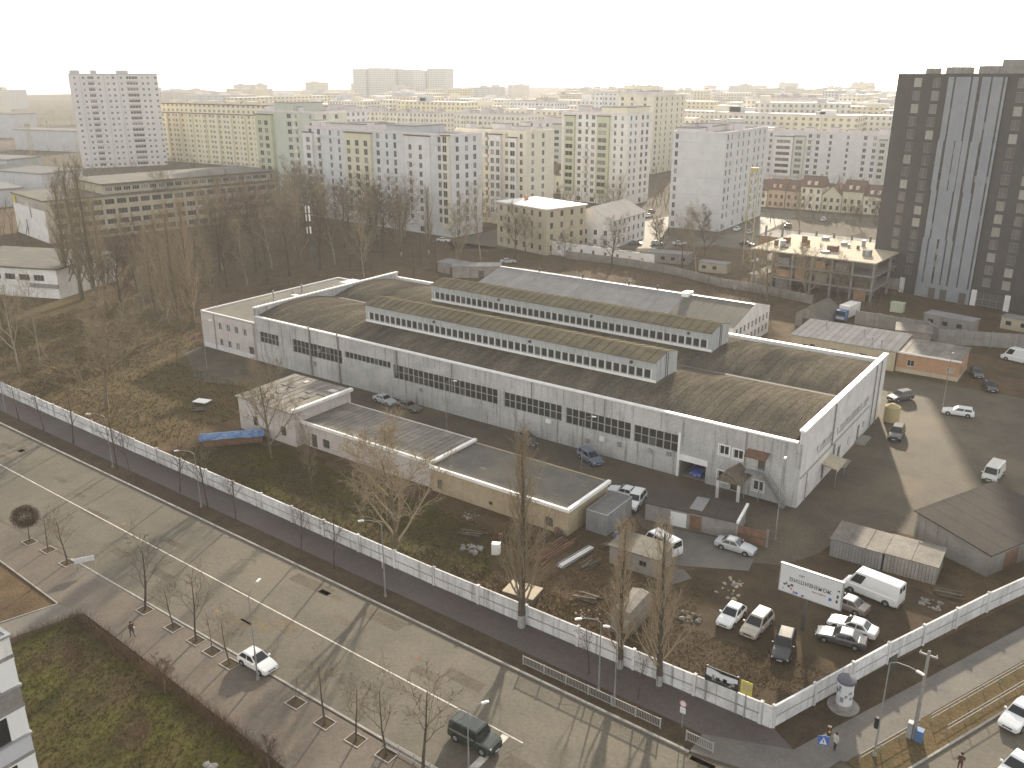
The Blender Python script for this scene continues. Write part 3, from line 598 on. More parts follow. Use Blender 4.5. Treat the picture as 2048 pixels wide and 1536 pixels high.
s3 = thing('dark_shed', 'small flat plywood cover lying behind the fence near the left poplar', 'shed', (-47.6, 64.2, 0), R(8)); MB().box(.1,3.4,.1,2.3,0,.85).build('wall', MAT['old_wood'], s3); MB().box(0,3.6,0,2.5,.85,.95).build('roof', MAT['beige_plaster'], s3)
def metal_garage(label, loc, L, n, m, rz=0.0):
    r = thing('metal_garage', label, 'garage', loc, rz); nb = int(L/.35); w = L/nb
    me = MB().box(0,w-.03,0,.04,0,2.2).mesh('wall_plank', MAT[m])
    for i in range(nb): put('wall_plank', me, r, (i*w, random.uniform(-.012,.012), 0))
    MB().box(0,.05,.05,4.6,0,2.25).box(L-.05,L,.05,4.6,0,2.25).box(.05,L-.05,4.55,4.6,0,2.25).build('wall', MAT[m], r)
    sheet_roof(r, 0, L, 0, 4.6, 2.25, 2.4, n, 'garage_roof', .12); return r
metal_garage('grey metal garage with dented sheet roof at the left of the pair by the yard', (-22.4, 93.2, 0), 5.6, 3, 'grey_sheet_roof', R(1))
metal_garage('brownish ribbed metal garage at the right of the pair behind the white van', (-16.6, 93.4, 0), 5.4, 2, 'concrete_raw', R(2))
# --- large skewed shed at the right edge
bs = thing('concrete_shed', 'wide concrete shed with brown flat roof standing askew at the right edge', 'shed', (-15.4, 102.4, 0), R(-24))
b = MB(); U, V = 9.2, 15.0; hl, hr = 4.0, 2.9
b.face([(0,0,0),(U,0,0),(U,0,hr),(0,0,hl)]); b.face([(U,0,0),(U,V,0),(U,V,hr),(U,0,hr)]); b.face([(U,V,0),(0,V,0),(0,V,hl),(U,V,hr)]); b.face([(0,V,0),(0,0,0),(0,0,hl),(0,V,hl)]); b.build('wall', MAT['concrete_raw'], bs)
for i in range(6):
    y0_, y1_ = -.3+i*(V+.6)/6, -.3+(i+1)*(V+.6)/6-.04; z0_, z1_ = hl+.02, hr-.02
    MB().face([(-.3,y0_,z0_),(U+.3,y0_,z1_),(U+.3,y1_,z1_),(-.3,y1_,z0_)]).face([(-.3,y0_,z0_-.15),(U+.3,y0_,z1_-.15),(U+.3,y0_,z1_),(-.3,y0_,z0_)]).face([(U+.3,y0_,z1_-.15),(U+.3,y1_,z1_-.15),(U+.3,y1_,z1_),(U+.3,y0_,z1_)]).build('roof_panel', MAT['brown_roof'], bs)
MB().box(U+.003,U+.06,3.0,5.4,.1,2.2).build('door', MAT['rust_metal'], bs); MB().box(0,U-.02,-.05,-.005,2.5,2.62).build('ledge', MAT['concrete_raw'], bs)
# --- gabled store behind the hall
gs = thing('gabled_store', 'long store with light grey gable roof right behind the vaulted hall', 'building', (-126.0, 159.8, 0)); L, D = 64.2, 19.4; ea, ri = 5.4, 8.0; ym = 10.2
b = MB(); b.facade((0,0,0),(1,0,0),(0,-1,0),L,ea,()); b.facade((L,D,0),(-1,0,0),(0,1,0),L,ea,())
ES = [(1.2+i*2.05,.9,1.05,1.5) for i in range(9)] + [(1.2+i*2.05,3.3,1.0,1.4) for i in range(9)]
b.facade((L,0,0),(0,1,0),(1,0,0),D,ea,ES); b.face([(L,0,ea),(L,D,ea),(L,D,ea+.6),(L,ym,ri)]); b.face([(0,D,0),(0,0,0),(0,0,ea),(0,ym,ri),(0,D,ea)]); b.build('wall', MAT['white_plaster'], gs)
windows(gs, 0, L, 0, D, (), ES, nx=1, nz=2, frame='frame_grey', glass='glass_dusty')
for i in range(26):
    x0_, x1_ = i*L/26, (i+1)*L/26-.03; m = 'grey_sheet_roof' if i < 20 else 'flat_bitumen'
    MB().face([(x0_,-.3,ea),(x1_,-.3,ea),(x1_,ym,ri),(x0_,ym,ri)]).build('roof_sheet', MAT[m], gs); MB().face([(x0_,ym,ri),(x1_,ym,ri),(x1_,D+.3,ea+.55),(x0_,D+.3,ea+.55)]).build('roof_sheet', MAT['grey_sheet_roof'], gs)
MB().box(0,L,ym-.2,ym+.2,ri,ri+.12).build('ridge_lit_strip', MAT['coping_white'], gs)  # white strip paints sunlight on the back slope along the ridge
for x in (11,23,35,42): MB().tube((x,ym+.6,ri-.3),(x,ym+.6,ri+.7),.22,.22,8).tube((x,ym+.6,ri+.7),(x,ym+.6,ri+.95),.34,.1,8).build('roof_vent', MAT['dark_steel'], gs)
MB().box(48.5,50.1,ym-1.2,ym+1.4,ri-.3,ri+.55).build('roof_hatch', MAT['coping_white'], gs)
# --- beige and orange low buildings right of the hall
bb = thing('beige_building', 'beige plastered single storey building with pale sheet roof behind the hall end', 'building', (-52.7, 167.2, 0)); L, D = 19.4, 11.5
S = [(2.2,1.2,1.0,1.2),(3.7,1.0,.9,1.6),(7.6,1.2,1.4,1.2),(13.0,1.2,1.4,1.2),(16.6,.2,1.0,2.0,dict(skip=1))]
shell(bb,0,L,0,D,3.9,S,(),'beige_plaster'); windows(bb,0,L,0,D,S,nx=2,frame='frame_dark'); simple_door(bb,1.0,2.0,(17.1,.12,.2))
sheet_roof(bb,0,L,0,D,3.95,4.5,16,'grey_sheet_roof',.3)
for x,y in ((14.6,2.0),(16.5,1.2),(11.8,7),(4,8.6)): MB().tube((x,y,4),(x,y,5.4),.12,.12,7).build('vent_pipe', MAT['frame_grey'], bb)
ob = thing('brick_building', 'orange brick low building with pale plinth and grey roof next to the beige one', 'building', (-33.1, 167.9, 0)); L, D = 10.6, 8.8
S = [(1.8,1.3,1.3,1.2),(8.6,1.3,.5,1.1),(9.3,1.3,.5,1.1)]; ES = [(2.0,.2,1.1,2.0,dict(skip=1)),(5.2,1.3,1.2,1.2)]
shell(ob,0,L,0,D,3.8,S,ES,'orange_brick'); windows(ob,0,L,0,D,S,ES,nx=2,frame='frame_white'); simple_door(ob,1.1,2.0,(L-.12,2.55,.2),R(90))
MB().box(-.02,L+.05,-.06,-.003,0,.75).box(L+.003,L+.06,0,D,0,.75).build('plinth', MAT['beige_plaster'], ob); sheet_roof(ob,0,L,0,D,3.85,4.2,8,'garage_roof',.25); MB().box(-.2,L+.3,-.32,-.26,3.6,3.95).build('gutter', MAT['coping_white'], ob)
sd = thing('grey_shed', 'grey boarded shed with peeling flat roof behind the orange brick building', 'shed', (-37.2, 184.5, 0), R(12)); shell(sd,0,6.4,0,5.2,3.4,(),(),'concrete_raw'); sheet_roof(sd,0,6.4,0,5.2,3.45,3.7,5,'garage_roof',.3); simple_door(sd,1.2,2.1,(3,-.06,0),m='old_wood')
gh = thing('gabled_shed', 'small shed with worn grey gable roof near the far wall and truck', 'shed', (-59.0, 188.3, 0), R(-6)); b = MB(); b.facade((0,0,0),(1,0,0),(0,-1,0),4.9,2.9,()); b.face([(0,0,2.9),(4.9,0,2.9),(2.45,0,4.6)]); b.facade((4.9,0,0),(0,1,0),(1,0,0),11,2.9,()); b.facade((0,11,0),(0,-1,0),(-1,0,0),11,2.9,()); b.build('wall', MAT['concrete_raw'], gh)
for s in (0,1):
    for i in range(5):
        xa, xb = ((-.3,2.45) if s == 0 else (2.45,5.2)); za, zb = ((2.75,4.65) if s == 0 else (4.65,2.75)); y0_, y1_ = -.3+i*2.32, -.3+(i+1)*2.32-.03
        MB().face([(xa,y0_,za),(xb,y0_,zb),(xb,y1_,zb),(xa,y1_,za)]).build('roof_sheet', MAT['flat_bitumen'], gh)
simple_door(gh,1.6,2.0,(2.4,-.06,0),m='old_wood')
for (lb, lc, rz, L_, W_2, H_, m) in (('light grey flat shed at the edge of the wood behind the hall', (-158.6,184.5,0), R(-4), 9, 4.5, 3.0, 'grey_sheet_roof'), ('long white roofed shed set askew behind the hall roof', (-150.4,181,0), R(36), 13, 4, 3.2, 'grey_sheet_roof')):
    r = thing('storage_shed', lb, 'shed', lc, rz); shell(r,0,L_,0,W_2,H_,(),(),'concrete_raw'); sheet_roof(r,0,L_,0,W_2,H_+.05,H_+.25,6,m,.25); simple_door(r,1.4,2.1,(L_*.6,-.06,0))
# ================================================================ fences
def panel_fence(name, label, pts, h, span, m='fence_white', post='fence_white', ribs=True, z=0.0, cat='fence', grp=None):
    r = thing(name, label, cat, (pts[0][0], pts[0][1], z), 0, grp); ox, oy = pts[0]
    for (a, c) in zip(pts[:-1], pts[1:]):
        d = math.dist(a, c); n = max(1, round(d/span)); w = d/n; ang = math.atan2(c[1]-a[1], c[0]-a[0])
        b = MB(); b.box(.14, w-.14, -.0, .05, .05, h, 1)                      # core; two rows of raised plates with a recessed joint between
        for k in range(3):
            x0_, x1_ = .14+(w-.28)*k/3+.02, .14+(w-.28)*(k+1)/3-.02
            b.box(x0_, x1_, -.09, -.001, .06, h*.465); b.box(x0_, x1_, -.09, -.001, h*.54, h-.02)
        b.box(.15, w-.15, -.10, .09, h, h+.07)
        me = b.mesh('panel', [MAT[m], MAT['concrete_raw']]); pm = MB().box(-.14,.14,-.2,.16,0,h+.2).mesh('post', MAT[post])
        for i in range(n):
            x, y = a[0]+(c[0]-a[0])*i/n-ox, a[1]+(c[1]-a[1])*i/n-oy
            put('panel', me, r, (x, y, random.uniform(-.03,.02)), rot=(random.uniform(-.012,.012), 0, ang)); put('post', pm, r, (x, y, 0), ang)
        put('post', pm, r, (c[0]-ox, c[1]-oy, 0), ang)
    return r
panel_fence('concrete_fence', 'long white concrete panel fence between the yard and the main pavement', [(-230,66.5), (-160,64.5), (-55,61.95), (-18.6,61.75)], 2.15, 5.8)
panel_fence('concrete_fence', 'white concrete panel fence climbing beside the side street', [(-17.6,61.9), (-12.0,76.6), (-5.9,91.3), (2.6,110)], 2.15, 5.9)
cp = thing('fence_corner', 'white gate leaf closing the corner of the two panel fences', 'fence', (-18.6, 61.75, 0)); MB().box(.1,1.05,-.12,-.05,.05,2.3).build('panel', MAT['fence_white'], cp)
for i in range(5): MB().box(.12+i*.19,.2+i*.19,-.15,-.121,.08,2.27).build('rib', MAT['fence_white'], cp)
panel_fence('concrete_wall', 'grey concrete panel wall behind the truck and the low yard buildings', [(-48.5,197), (-33.5,196.4), (-30.5,191.5), (-12,198.5), (8,205)], 3.0, 4.5, 'concrete_raw', 'concrete_raw')
panel_fence('concrete_wall', 'weathered concrete wall along the far side of the gabled store', [(-140,222), (-119,222.5), (-104,220), (-87,213.5), (-73,212), (-62,209)], 2.2, 4.2, 'concrete_raw', 'concrete_raw')
# ruined wall of the demolished house
rw_ = thing('ruined_wall', 'roofless pale wall of a ruined house with empty window holes', 'ruin', (-152, 224.5, 0), R(-3)); ops = [(3+i*4.2,1.6,1.1,1.4) for i in range(9)]
b = MB().facade((0,0,0),(1,0,0),(0,-1,0),41,4.3,ops,.4); b.facade((41,.4,0),(-1,0,0),(0,1,0),41,4.3,[(41-o[0]-o[2],*o[1:]) for o in ops],.0); b.face([(0,0,4.3),(41,0,4.3),(41,.4,4.3),(0,.4,4.3)]); b.build('wall', MAT['white_plaster'], rw_)
for i in range(9): MB().box(1+i*4.4, 1+i*4.4+rp.uniform(.8,2.2), .02, .38, 4.29, 4.3+rp.uniform(.2,1.1)).build('broken_top', MAT['concrete_raw'], rw_)

# ================================================================ vehicles
def paint(name, c, rough=.28):
    m = bpy.data.materials.new(name); m.use_nodes = True; b = m.node_tree.nodes['Principled BSDF']
    N = m.node_tree.nodes; Lk = m.node_tree.links
    n = N.new('ShaderNodeTexNoise'); n.inputs['Scale'].default_value = 1.7; n.inputs['Detail'].default_value = 5
    x = N.new('ShaderNodeMix'); x.data_type = 'RGBA'; Lk.new(N.new('ShaderNodeNewGeometry').outputs['Position'], n.inputs['Vector'])
    r = N.new('ShaderNodeMapRange'); r.inputs[1].default_value = .45; r.inputs[2].default_value = .8; r.inputs[4].default_value = .45; Lk.new(n.outputs[0], r.inputs[0]); Lk.new(r.outputs[0], x.inputs[0])
    x.inputs[6].default_value = (*c, 1); x.inputs[7].default_value = (c[0]*.75+.04, c[1]*.75+.035, c[2]*.75+.028, 1); Lk.new(x.outputs[2], b.inputs['Base Color'])
    b.inputs['Roughness'].default_value = rough; b.inputs['Coat Weight'].default_value = .35; b.inputs['Coat Roughness'].default_value = .15; MAT[name] = m; return m
for nm, c in dict(white=(.72,.72,.71), offwhite=(.62,.60,.55), silver=(.45,.46,.47), beige=(.40,.36,.29), black=(.022,.022,.024), darkgrey=(.07,.07,.075), navy=(.06,.085,.15), green=(.022,.034,.026), blue=(.05,.10,.42), greyblue=(.13,.16,.22), bronze=(.16,.14,.12)).items(): paint('paint_'+nm, c)
def sub(a, b, c, d, u0, u1, v0, v1, off):
    a, b, c, d = map(Vector, (a, b, c, d)); P = lambda u, v: (a*(1-u)+b*u)*(1-v) + (d*(1-u)+c*u)*v
    n = (b-a).cross(d-a).normalized()*off
    return [tuple(P(u0,v0)+n), tuple(P(u1,v0)+n), tuple(P(u1,v1)+n), tuple(P(u0,v1)+n)]
CAR = dict(  # L, W, H, belt, cowl, roof front, roof rear, tail base, tail deck z, nose z, wheel r
    hatch=(4.05,1.74,1.50,.93,.21,.0,-.31,-.465,.93,.70,.31), sedan=(4.65,1.80,1.45,.93,.17,.02,-.22,-.36,.98,.70,.32),
    suv=(4.65,1.88,1.72,1.06,.20,.06,-.42,-.48,1.06,.85,.37), mpv=(4.55,1.83,1.66,1.0,.26,.07,-.42,-.485,1.0,.78,.32), wagon=(4.75,1.80,1.50,.94,.18,.03,-.41,-.485,.95,.72,.32),
    van=(6.1,2.02,2.65,1.25,.40,.27,-.485,-.495,1.25,.95,.34), minibus=(4.9,1.92,2.05,1.12,.40,.29,-.47,-.495,1.1,.85,.33), jeep=(4.5,1.85,1.85,1.12,.22,.17,-.46,-.485,1.15,1.08,.40))
def car(kind, colour, label, pos, head, name=None, cat=None, group=None, z=0.0, panel=False, roofcol=None):
    L, Wd, H, belt, cowl, rf, rr, tb, deck, nose, wr = CAR[kind]; w = Wd/2; cat = cat or {'van':'van','minibus':'minibus','suv':'car','jeep':'off-roader'}.get(kind,'car')
    root = thing(name or {'van':'delivery_van','minibus':'minibus','jeep':'off_roader'}.get(kind,'parked_car'), label, cat, (*pos, z), R(head), group)
    pm = MAT['paint_'+colour]; rm = MAT['paint_'+(roofcol or colour)]
    def ring(x, zb, zt, k): return [(x,-w*k*.86,zb),(x,w*k*.86,zb),(x,w*k,zb+.16),(x,w*k*.99,zt-.16),(x,w*k*.90,zt),(x,-w*k*.90,zt),(x,-w*k*.99,zt-.16),(x,-w*k,zb+.16)]
    hb = (nose+belt)/2
    st = [ring(L*.5, .36, nose-.12, .80), ring(L*.485, .24, nose-.02, .90), ring(L*.44, .2, nose+.04, .97), ring(L*(cowl+.44)/2+.0, .2, hb+.06, 1.0), ring(L*cowl, .2, belt, 1.0), ring(0, .2, belt+.01, 1.0), ring(L*(tb+.06), .2, belt+.02, 1.0), ring(L*tb, .22, deck, .98), ring(-L*.485, .28, deck-.06, .92), ring(-L*.5, .36, deck-.2, .84)]
    st.sort(key=lambda q: -q[0][0])
    MB().loft([q[::-1] for q in st]).build('body', pm, root, smooth=False)
    wb, wt = w*.93, w*(.74 if kind not in ('van','minibus','jeep') else .84)
    A, B_, C, D = (L*cowl,-wb,belt-.02), (L*cowl,wb,belt-.02), (L*tb,wb,belt-.02), (L*tb,-wb,belt-.02)
    zt = H-.07
    a, b, c, d = (L*rf,-wt,zt), (L*rf,wt,zt), (L*rr,wt,zt), (L*rr,-wt,zt)
    k = .86; a2, b2, c2, d2 = (L*rf-.18,-wt*k,H), (L*rf-.18,wt*k,H), (L*rr+.12,wt*k,H), (L*rr+.12,-wt*k,H)
    cb = MB().face([A,B_,b,a]).face([B_,C,c,b]).face([C,D,d,c]).face([D,A,a,d]); cb.build('cabin', pm, root)
    MB().face([a,b,b2,a2]).face([b,c,c2,b2]).face([c,d,d2,c2]).face([d,a,a2,d2]).face([a2,b2,c2,d2]).build('roof', rm, root)
    gm = MAT['glass_car']
    MB().face(sub(A,B_,b,a,.06,.94,.10,.95,.012)).build('windscreen', gm, root)
    if not panel: MB().face(sub(C,D,d,c,.08,.92,.18,.92,.012)).build('rear_window', gm, root)
    else:
        for u in (.12,.55): MB().face(sub(C,D,d,c,u,u+.33,.45,.88,.012)).build('rear_window', gm, root)
    sw = [(.06,.48),(.52,.92)] if kind not in ('van','minibus') else ([(.04,.26)] if panel else [(.04,.26),(.30,.60),(.64,.94)])
    for (u0,u1) in sw:
        MB().face(sub(B_,C,c,b,u0,u1,.14,.90,.012)).build('side_window', gm, root); MB().face(sub(D,A,a,d,1-u1,1-u0,.14,.90,.012)).build('side_window', gm, root)
    for sx in (L*.31, -L*.30):
        for sy in (-1, 1):
            wh = put('wheel', None, root, (sx, sy*(w-.09), wr))
            arch = MB().tube((0,sy*.02,.02),(0,sy*.105,.02),wr+.07,wr+.07,14); arch.build('wheel_arch', MAT['trim_black'], wh)
            MB().tube((0,-.1*sy,0),(0,.125*sy,0),wr,wr*.97,16).build('tyre', MAT['tyre'], wh); MB().tube((0,.11*sy,0),(0,.135*sy,0),wr*.62,wr*.5,10).build('rim', MAT['rim_alloy'], wh)
    for sy in (-1, 1):
        MB().obox((L*.482, sy*w*.68, nose-.13), (.10,w*.36,.16), sy*-.25).build('headlight', MAT['lamp_glass'], root); MB().obox((-L*.488, sy*w*.74, deck-.22), (.08,w*.24,.26)).build('taillight', MAT['tail_glass'], root)
        MB().obox((L*cowl-.25, sy*(wb+.13), belt+.08), (.12,.2,.15)).build('wing_mirror', pm, root)
    MB().obox((L*.492,0,.40),(.1,Wd*.80,.2)).build('bumper', pm if kind in ('hatch','sedan','mpv','wagon') else MAT['trim_black'], root); MB().obox((-L*.492,0,.44),(.1,Wd*.80,.2)).build('bumper', MAT['trim_black'] if kind in ('jeep','van') else pm, root)
    MB().obox((L*.503,0,nose-.22),(.03,Wd*.42,.14)).build('grille', MAT['trim_black'], root); MB().obox((L*.512,0,.42),(.02,.5,.11)).build('number_plate', MAT['sign_white'], root)
    return root
P3 = 'cars parked on the dirt lot inside the fence corner'
car('hatch','white','white hatchback parked with two wheels on the near pavement', (-59.35, 41.83), 0, z=.03)
car('jeep','green','dark green off-roader waiting at the stop line on the main road', (-36.84, 45.86), 0)
car('hatch','white','white hatchback at the left end of the car row on the dirt lot', (-26.53, 74.64), -91.8, group=P3)
car('mpv','beige','beige minivan between the white hatchback and the black car on the dirt lot', (-23.87, 74.67), -93.0, group=P3)
car('wagon','black','black estate car with pale reflecting roof, nearest to the fence corner', (-20.54, 72.89), -79.4, group=P3)
car('sedan','white','white sedan under the billboard, farther of the side by side pair', (-16.06, 79.89), 179.7, group=P3)
car('sedan','darkgrey','dark sedan with a pale hood beside the white sedan near the side fence', (-16.45, 77.40), -172.5, group=P3, roofcol='offwhite')
car('sedan','bronze','brownish sedan half hidden behind the billboard', (-17.83, 83.64), 172.7, group=P3, roofcol='offwhite')
car('van','white','long white panel van behind the billboard', (-16.19, 87.46), 170.9, panel=True)
car('minibus','white','white minibus on the concrete pad by the low sheds', (-38.66, 83.31), 163.5, panel=False)
car('sedan','silver','silver sedan on the concrete pad in front of the garage boxes', (-31.63, 88.10), 2.3)
car('sedan','white','white sedan squeezed behind the grey container', (-48.85, 92.79), -176.6)
car('suv','white','white off-road car with roof rack next to the grey container', (-46.46, 91.37), -80.3)
car('mpv','greyblue','grey blue minivan parked along the hall front by the lamp pole', (-58.18, 99.71), -26.0)
car('hatch','blue','bright blue car standing inside the open hall door', (-43.6, 105.2), 268)
car('sedan','darkgrey','dark car with pale hood in the lane between hall and garages', (-69.36, 100.15), -34.6)
car('sedan','silver','pale silver sedan in the lane, first of two near the far hall windows', (-98.30, 99.81), -6.8)
car('sedan','bronze','grey brown sedan parked right behind the silver one in the lane', (-92.97, 99.90), -5.8)
car('suv','black','black off-road car on the sunlit court beside the hall end', (-24.96, 134.56), -86.4)
car('suv','darkgrey','dark grey off-road car parked just beyond the hall end wall', (-28.47, 151.96), -120.2)
car('wagon','white','white estate car at the edge of the sunlit court', (-19.18, 150.05), -169.9)
car('sedan','black','black sedan parked beside the orange brick building', (-17.17, 166.94), -67.5)
car('hatch','darkgrey','dark hatchback behind the black sedan at the brick building', (-20.31, 173.39), -67.1)
car('van','white','white van leaving the picture at the right edge of the yard', (-15.28, 187.29), 162.1, panel=True)
car('minibus','offwhite','white box van with dark windscreen facing the concrete shed', (-10.66, 127.26), -95.8, panel=True)
car('sedan','white','white sedan driving on the side street at the right edge', (-0.87, 75.12), -105.0)
car('hatch','white','white hatchback cut off by the lower right corner', (-0.17, 68.03), -106.8)
# box lorry by the far wall
lo = thing('box_lorry', 'lorry with pale box body parked against the far concrete wall', 'lorry', (-51.2, 199.6, 0), R(262))
MB().box(-4.2,1.6,-1.2,1.2,.95,3.5).build('cargo_box', MAT['white_plaster'], lo); MB().box(1.75,3.4,-1.15,1.15,.6,2.7).build('cab', MAT['sheet_blue'], lo); MB().box(3.401,3.43,-1.0,1.0,1.6,2.5).build('windscreen', MAT['glass_car'], lo); MB().box(-4.2,3.4,-.5,.5,.6,.94).build('chassis', MAT['dark_steel'], lo); MB().box(3.41,3.47,-.9,.9,.8,1.3).build('grille', MAT['sign_white'], lo)
for x in (-3.0,2.4):
    for y in (-1,1):
        wh = put('wheel', None, lo, (x,y*1.0,.48)); MB().tube((0,-.12,0),(0,.12,0),.48,.48,14).build('tyre', MAT['tyre'], wh); MB().tube((0,y*.1,0),(0,y*.14,0),.28,.25,10).build('rim', MAT['galvanised'], wh)

# ================================================================ bare trees: a handful of grown skeletons, copied as individuals
def grow(T, C, p, d, L, r, lev, rnd, spec):
    """one branch of length L, radius r, direction d; lev 0 is the trunk"""
    n = spec['seg'][lev]; p = Vector(p); d = Vector(d).normalized(); last = lev == spec['levels']-1; k = spec['kids'][lev]; pts = [p.copy()]
    for i in range(n):
        d = (d + Vector((rnd.gauss(0,1), rnd.gauss(0,1), rnd.gauss(0,1)))*spec['wob'][lev] + Vector((0,0,spec['up'][lev]))).normalized()
        q = p + d*(L/n); r0, r1 = r*(1-i/n*.75), r*(1-(i+1)/n*.75)
        tgt = T if lev == 0 else C
        if r0 > .035 or lev == 0: tgt.tube(p, q, r0, r1, 6 if lev == 0 else 4, 0, False)
        else: tgt.tube(p, q, max(r0,.007), max(r1,.004), 3, 0, False)
        p = q; pts.append(p.copy())
    if last:
        for i in range(spec['twigs']):
            t = rnd.uniform(.1,1); j = min(int(t*n), n-1); a = pts[j].lerp(pts[j+1], t*n-j)
            v = (d + Vector((rnd.gauss(0,1), rnd.gauss(0,1), rnd.gauss(0,1)))*.55 + Vector((0,0,spec['up'][lev]*2))).normalized()*rnd.uniform(*spec['tl']); s = v.orthogonal().normalized()*spec['tw']
            s.rotate(Matrix.Rotation(rnd.uniform(0,6.28), 3, v.normalized())); C.face([a-s, a+s, a+v], 0)
        return
    for i in range(k):
        t = spec['start'][lev] + (1-spec['start'][lev])*(i+rnd.uniform(0,.9))/k; t = min(t,.99); j = min(int(t*n), n-1); a = pts[j].lerp(pts[j+1], t*n-j)
        az = i*2.4 + rnd.uniform(-.5,.5); out = R(spec['ang'][lev] + rnd.uniform(-12,12))
        dd = (pts[j+1]-pts[j]).normalized(); o = dd.orthogonal().normalized(); o.rotate(Matrix.Rotation(az, 3, dd)); v = dd*math.cos(out) + o*math.sin(out)
        grow(T, C, a, v, L*spec['len'][lev]*(1-spec.get('taper',.55)*(t-spec['start'][lev]))*rnd.uniform(.75,1.15), max(r*(1-t*.75)*spec['rad'][lev],.008), lev+1, rnd, spec)
SPEC = dict(
  street=dict(levels=3, seg=(5,4,3), kids=(9,7,0), start=(.32,.2,0), ang=(42,38,0), len=(.52,.5,0), rad=(.55,.5,0), wob=(.05,.12,.14), up=(.05,.10,.06), twigs=5, tl=(.3,.7), tw=.012, h=5.0, r=.085, bark='bark', twig='twig'),
  sapling=dict(levels=2, seg=(5,4), kids=(12,0), start=(.3,0), ang=(34,0), len=(.42,0), rad=(.5,0), wob=(.05,.14), up=(.05,.10), twigs=6, tl=(.25,.5), tw=.011, h=3.6, r=.045, bark='bark', twig='twig'),
  broad=dict(levels=4, seg=(6,6,4,3), kids=(10,8,7,0), start=(.28,.18,.2,0), ang=(46,42,40,0), len=(.62,.52,.48,0), rad=(.6,.5,.5,0), wob=(.06,.12,.15,.16), up=(.03,.07,.06,.04), twigs=7, tl=(.4,1.0), tw=.014, h=11.0, r=.26, bark='bark', twig='twig'),
  pale=dict(levels=4, seg=(6,6,4,3), kids=(9,7,6,0), start=(.25,.2,.2,0), ang=(32,34,36,0), len=(.68,.5,.45,0), rad=(.65,.5,.5,0), wob=(.05,.08,.12,.15), up=(.04,.10,.08,.05), twigs=6, tl=(.4,1.0), tw=.016, h=14.0, r=.26, bark='bark_pale', twig='twig_pale'),
  poplar=dict(levels=3, seg=(9,6,4), kids=(54,7,0), start=(.10,.2,0), ang=(27,24,0), len=(.30,.5,0), rad=(.38,.5,0), wob=(.015,.05,.10), up=(.05,.20,.16), twigs=7, tl=(.4,1.0), tw=.014, taper=.7, h=18.0, r=.27, bark='bark', twig='twig_pale'),
  bushy=dict(levels=4, seg=(5,5,4,3), kids=(11,8,7,0), start=(.14,.15,.2,0), ang=(36,34,36,0), len=(.70,.5,.45,0), rad=(.6,.5,.5,0), wob=(.06,.10,.14,.16), up=(.03,.10,.07,.05), twigs=8, tl=(.4,1.0), tw=.013, h=9.0, r=.2, bark='bark_olive', twig='twig_pale'))
TREES = {}
for kd, sp in SPEC.items():
    for vn in range(2 if kd not in ('street',) else 3):
        T, C = MB(), MB(); rnd = random.Random(len(kd)*31 + vn*13)
        grow(T, C, (0,0,-.1), (0,0,1), sp['h'], sp['r'], 0, rnd, sp)
        if kd == 'poplar': T.tube((0,0,0),(0,0,1.3),sp['r']*1.06,sp['r']*1.0,8,1,False)
        TREES[kd, vn] = (T.mesh('trunk', [MAT[sp['bark']], MAT['limewash']], True), C.mesh('crown', MAT[sp['twig']]), sp['h'])
        TREES[kd+'_plain', vn] = (T.mesh('trunk', [MAT['bark_olive'], MAT['bark_olive']], True), TREES[kd,vn][1], sp['h'])
        TREES[kd+'_red', vn] = (TREES[kd,vn][0], C.mesh('crown', MAT['twig_red']), sp['h'])
def tree(kind, vn, pos, h, label, name='bare_tree', group=None, wide=1.0, z=0.0):
    t, c, h0 = TREES[kind, vn]; s = h/h0; r = thing(name, label, 'tree', (*pos, z), random.uniform(0,6.28), group, (s*wide, s*wide, s)); put('trunk', t, r); put('crown', c, r); return r
near = [((-99.72, 41.13),5.2),((-96.01, 41.38),4.2),((-91.44, 41.14),5.6),((-76.02, 40.90),7.6),((-70.98, 40.80),4.6),((-67.29, 40.83),6.4),((-61.65, 40.44),4.8),((-48.44, 40.05),5.6),((-44.89, 40.20),5.4),((-41.71, 40.47),6.0),((-38.24, 40.97),7.6)]
ct_ = thing('clipped_tree', 'street tree with a dense dark rounded crown at the left end of the near row', 'tree', (*near[0][0], .12)); put('trunk', TREES['street',0][0], ct_, scale=.8)
C = MB(); rc_ = random.Random(2)
for k in range(5000):
    v = Vector((rc_.gauss(0,1), rc_.gauss(0,1), rc_.gauss(0,1))).normalized(); q = Vector((v.x*1.5, v.y*1.5, 3.3+v.z*1.25))*1.0; q = Vector((0,0,3.3)).lerp(q, rc_.uniform(.55,1)); u = (v+Vector((rc_.gauss(0,.6),rc_.gauss(0,.6),rc_.gauss(0,.6)))).normalized()*.3; s = u.orthogonal().normalized()*.02; C.face([q-s,q+s,q+u])
C.build('crown', MAT['twig_red'], ct_)
near = near[1:]
for i, (p, h) in enumerate(near):
    tree('street', i % 3, p, h, f'{ORD[i]} bare street tree right of the round crowned one along the near pavement', 'street_tree', 'street trees on the near pavement', 1.1, .12)
for i, (p, h) in enumerate([((-64.57, 40.66),4.2),((-52.47, 40.40),2.6)]): tree('sapling', i, p, h, ['thin sapling left of the white hatchback on the near pavement', 'tiny sapling in a square pit right of the white hatchback'][i], 'sapling', 'street trees on the near pavement', 1, .12)
far_h = [7,6.5,8.5,9,7,7.8,9,7.5,6.6,7.2,5.2,4.2]
FAR = [(-139.91, 59.75), (-132.54, 59.92), (-123.56, 59.66), (-110.08, 58.54), (-106.33, 58.25), (-96.88, 59.41), (-89.40, 58.37), (-84.08, 58.47), (-71.06, 57.31), (-66.29, 57.97), (-33.70, 58.81), (-28.39, 58.25)]
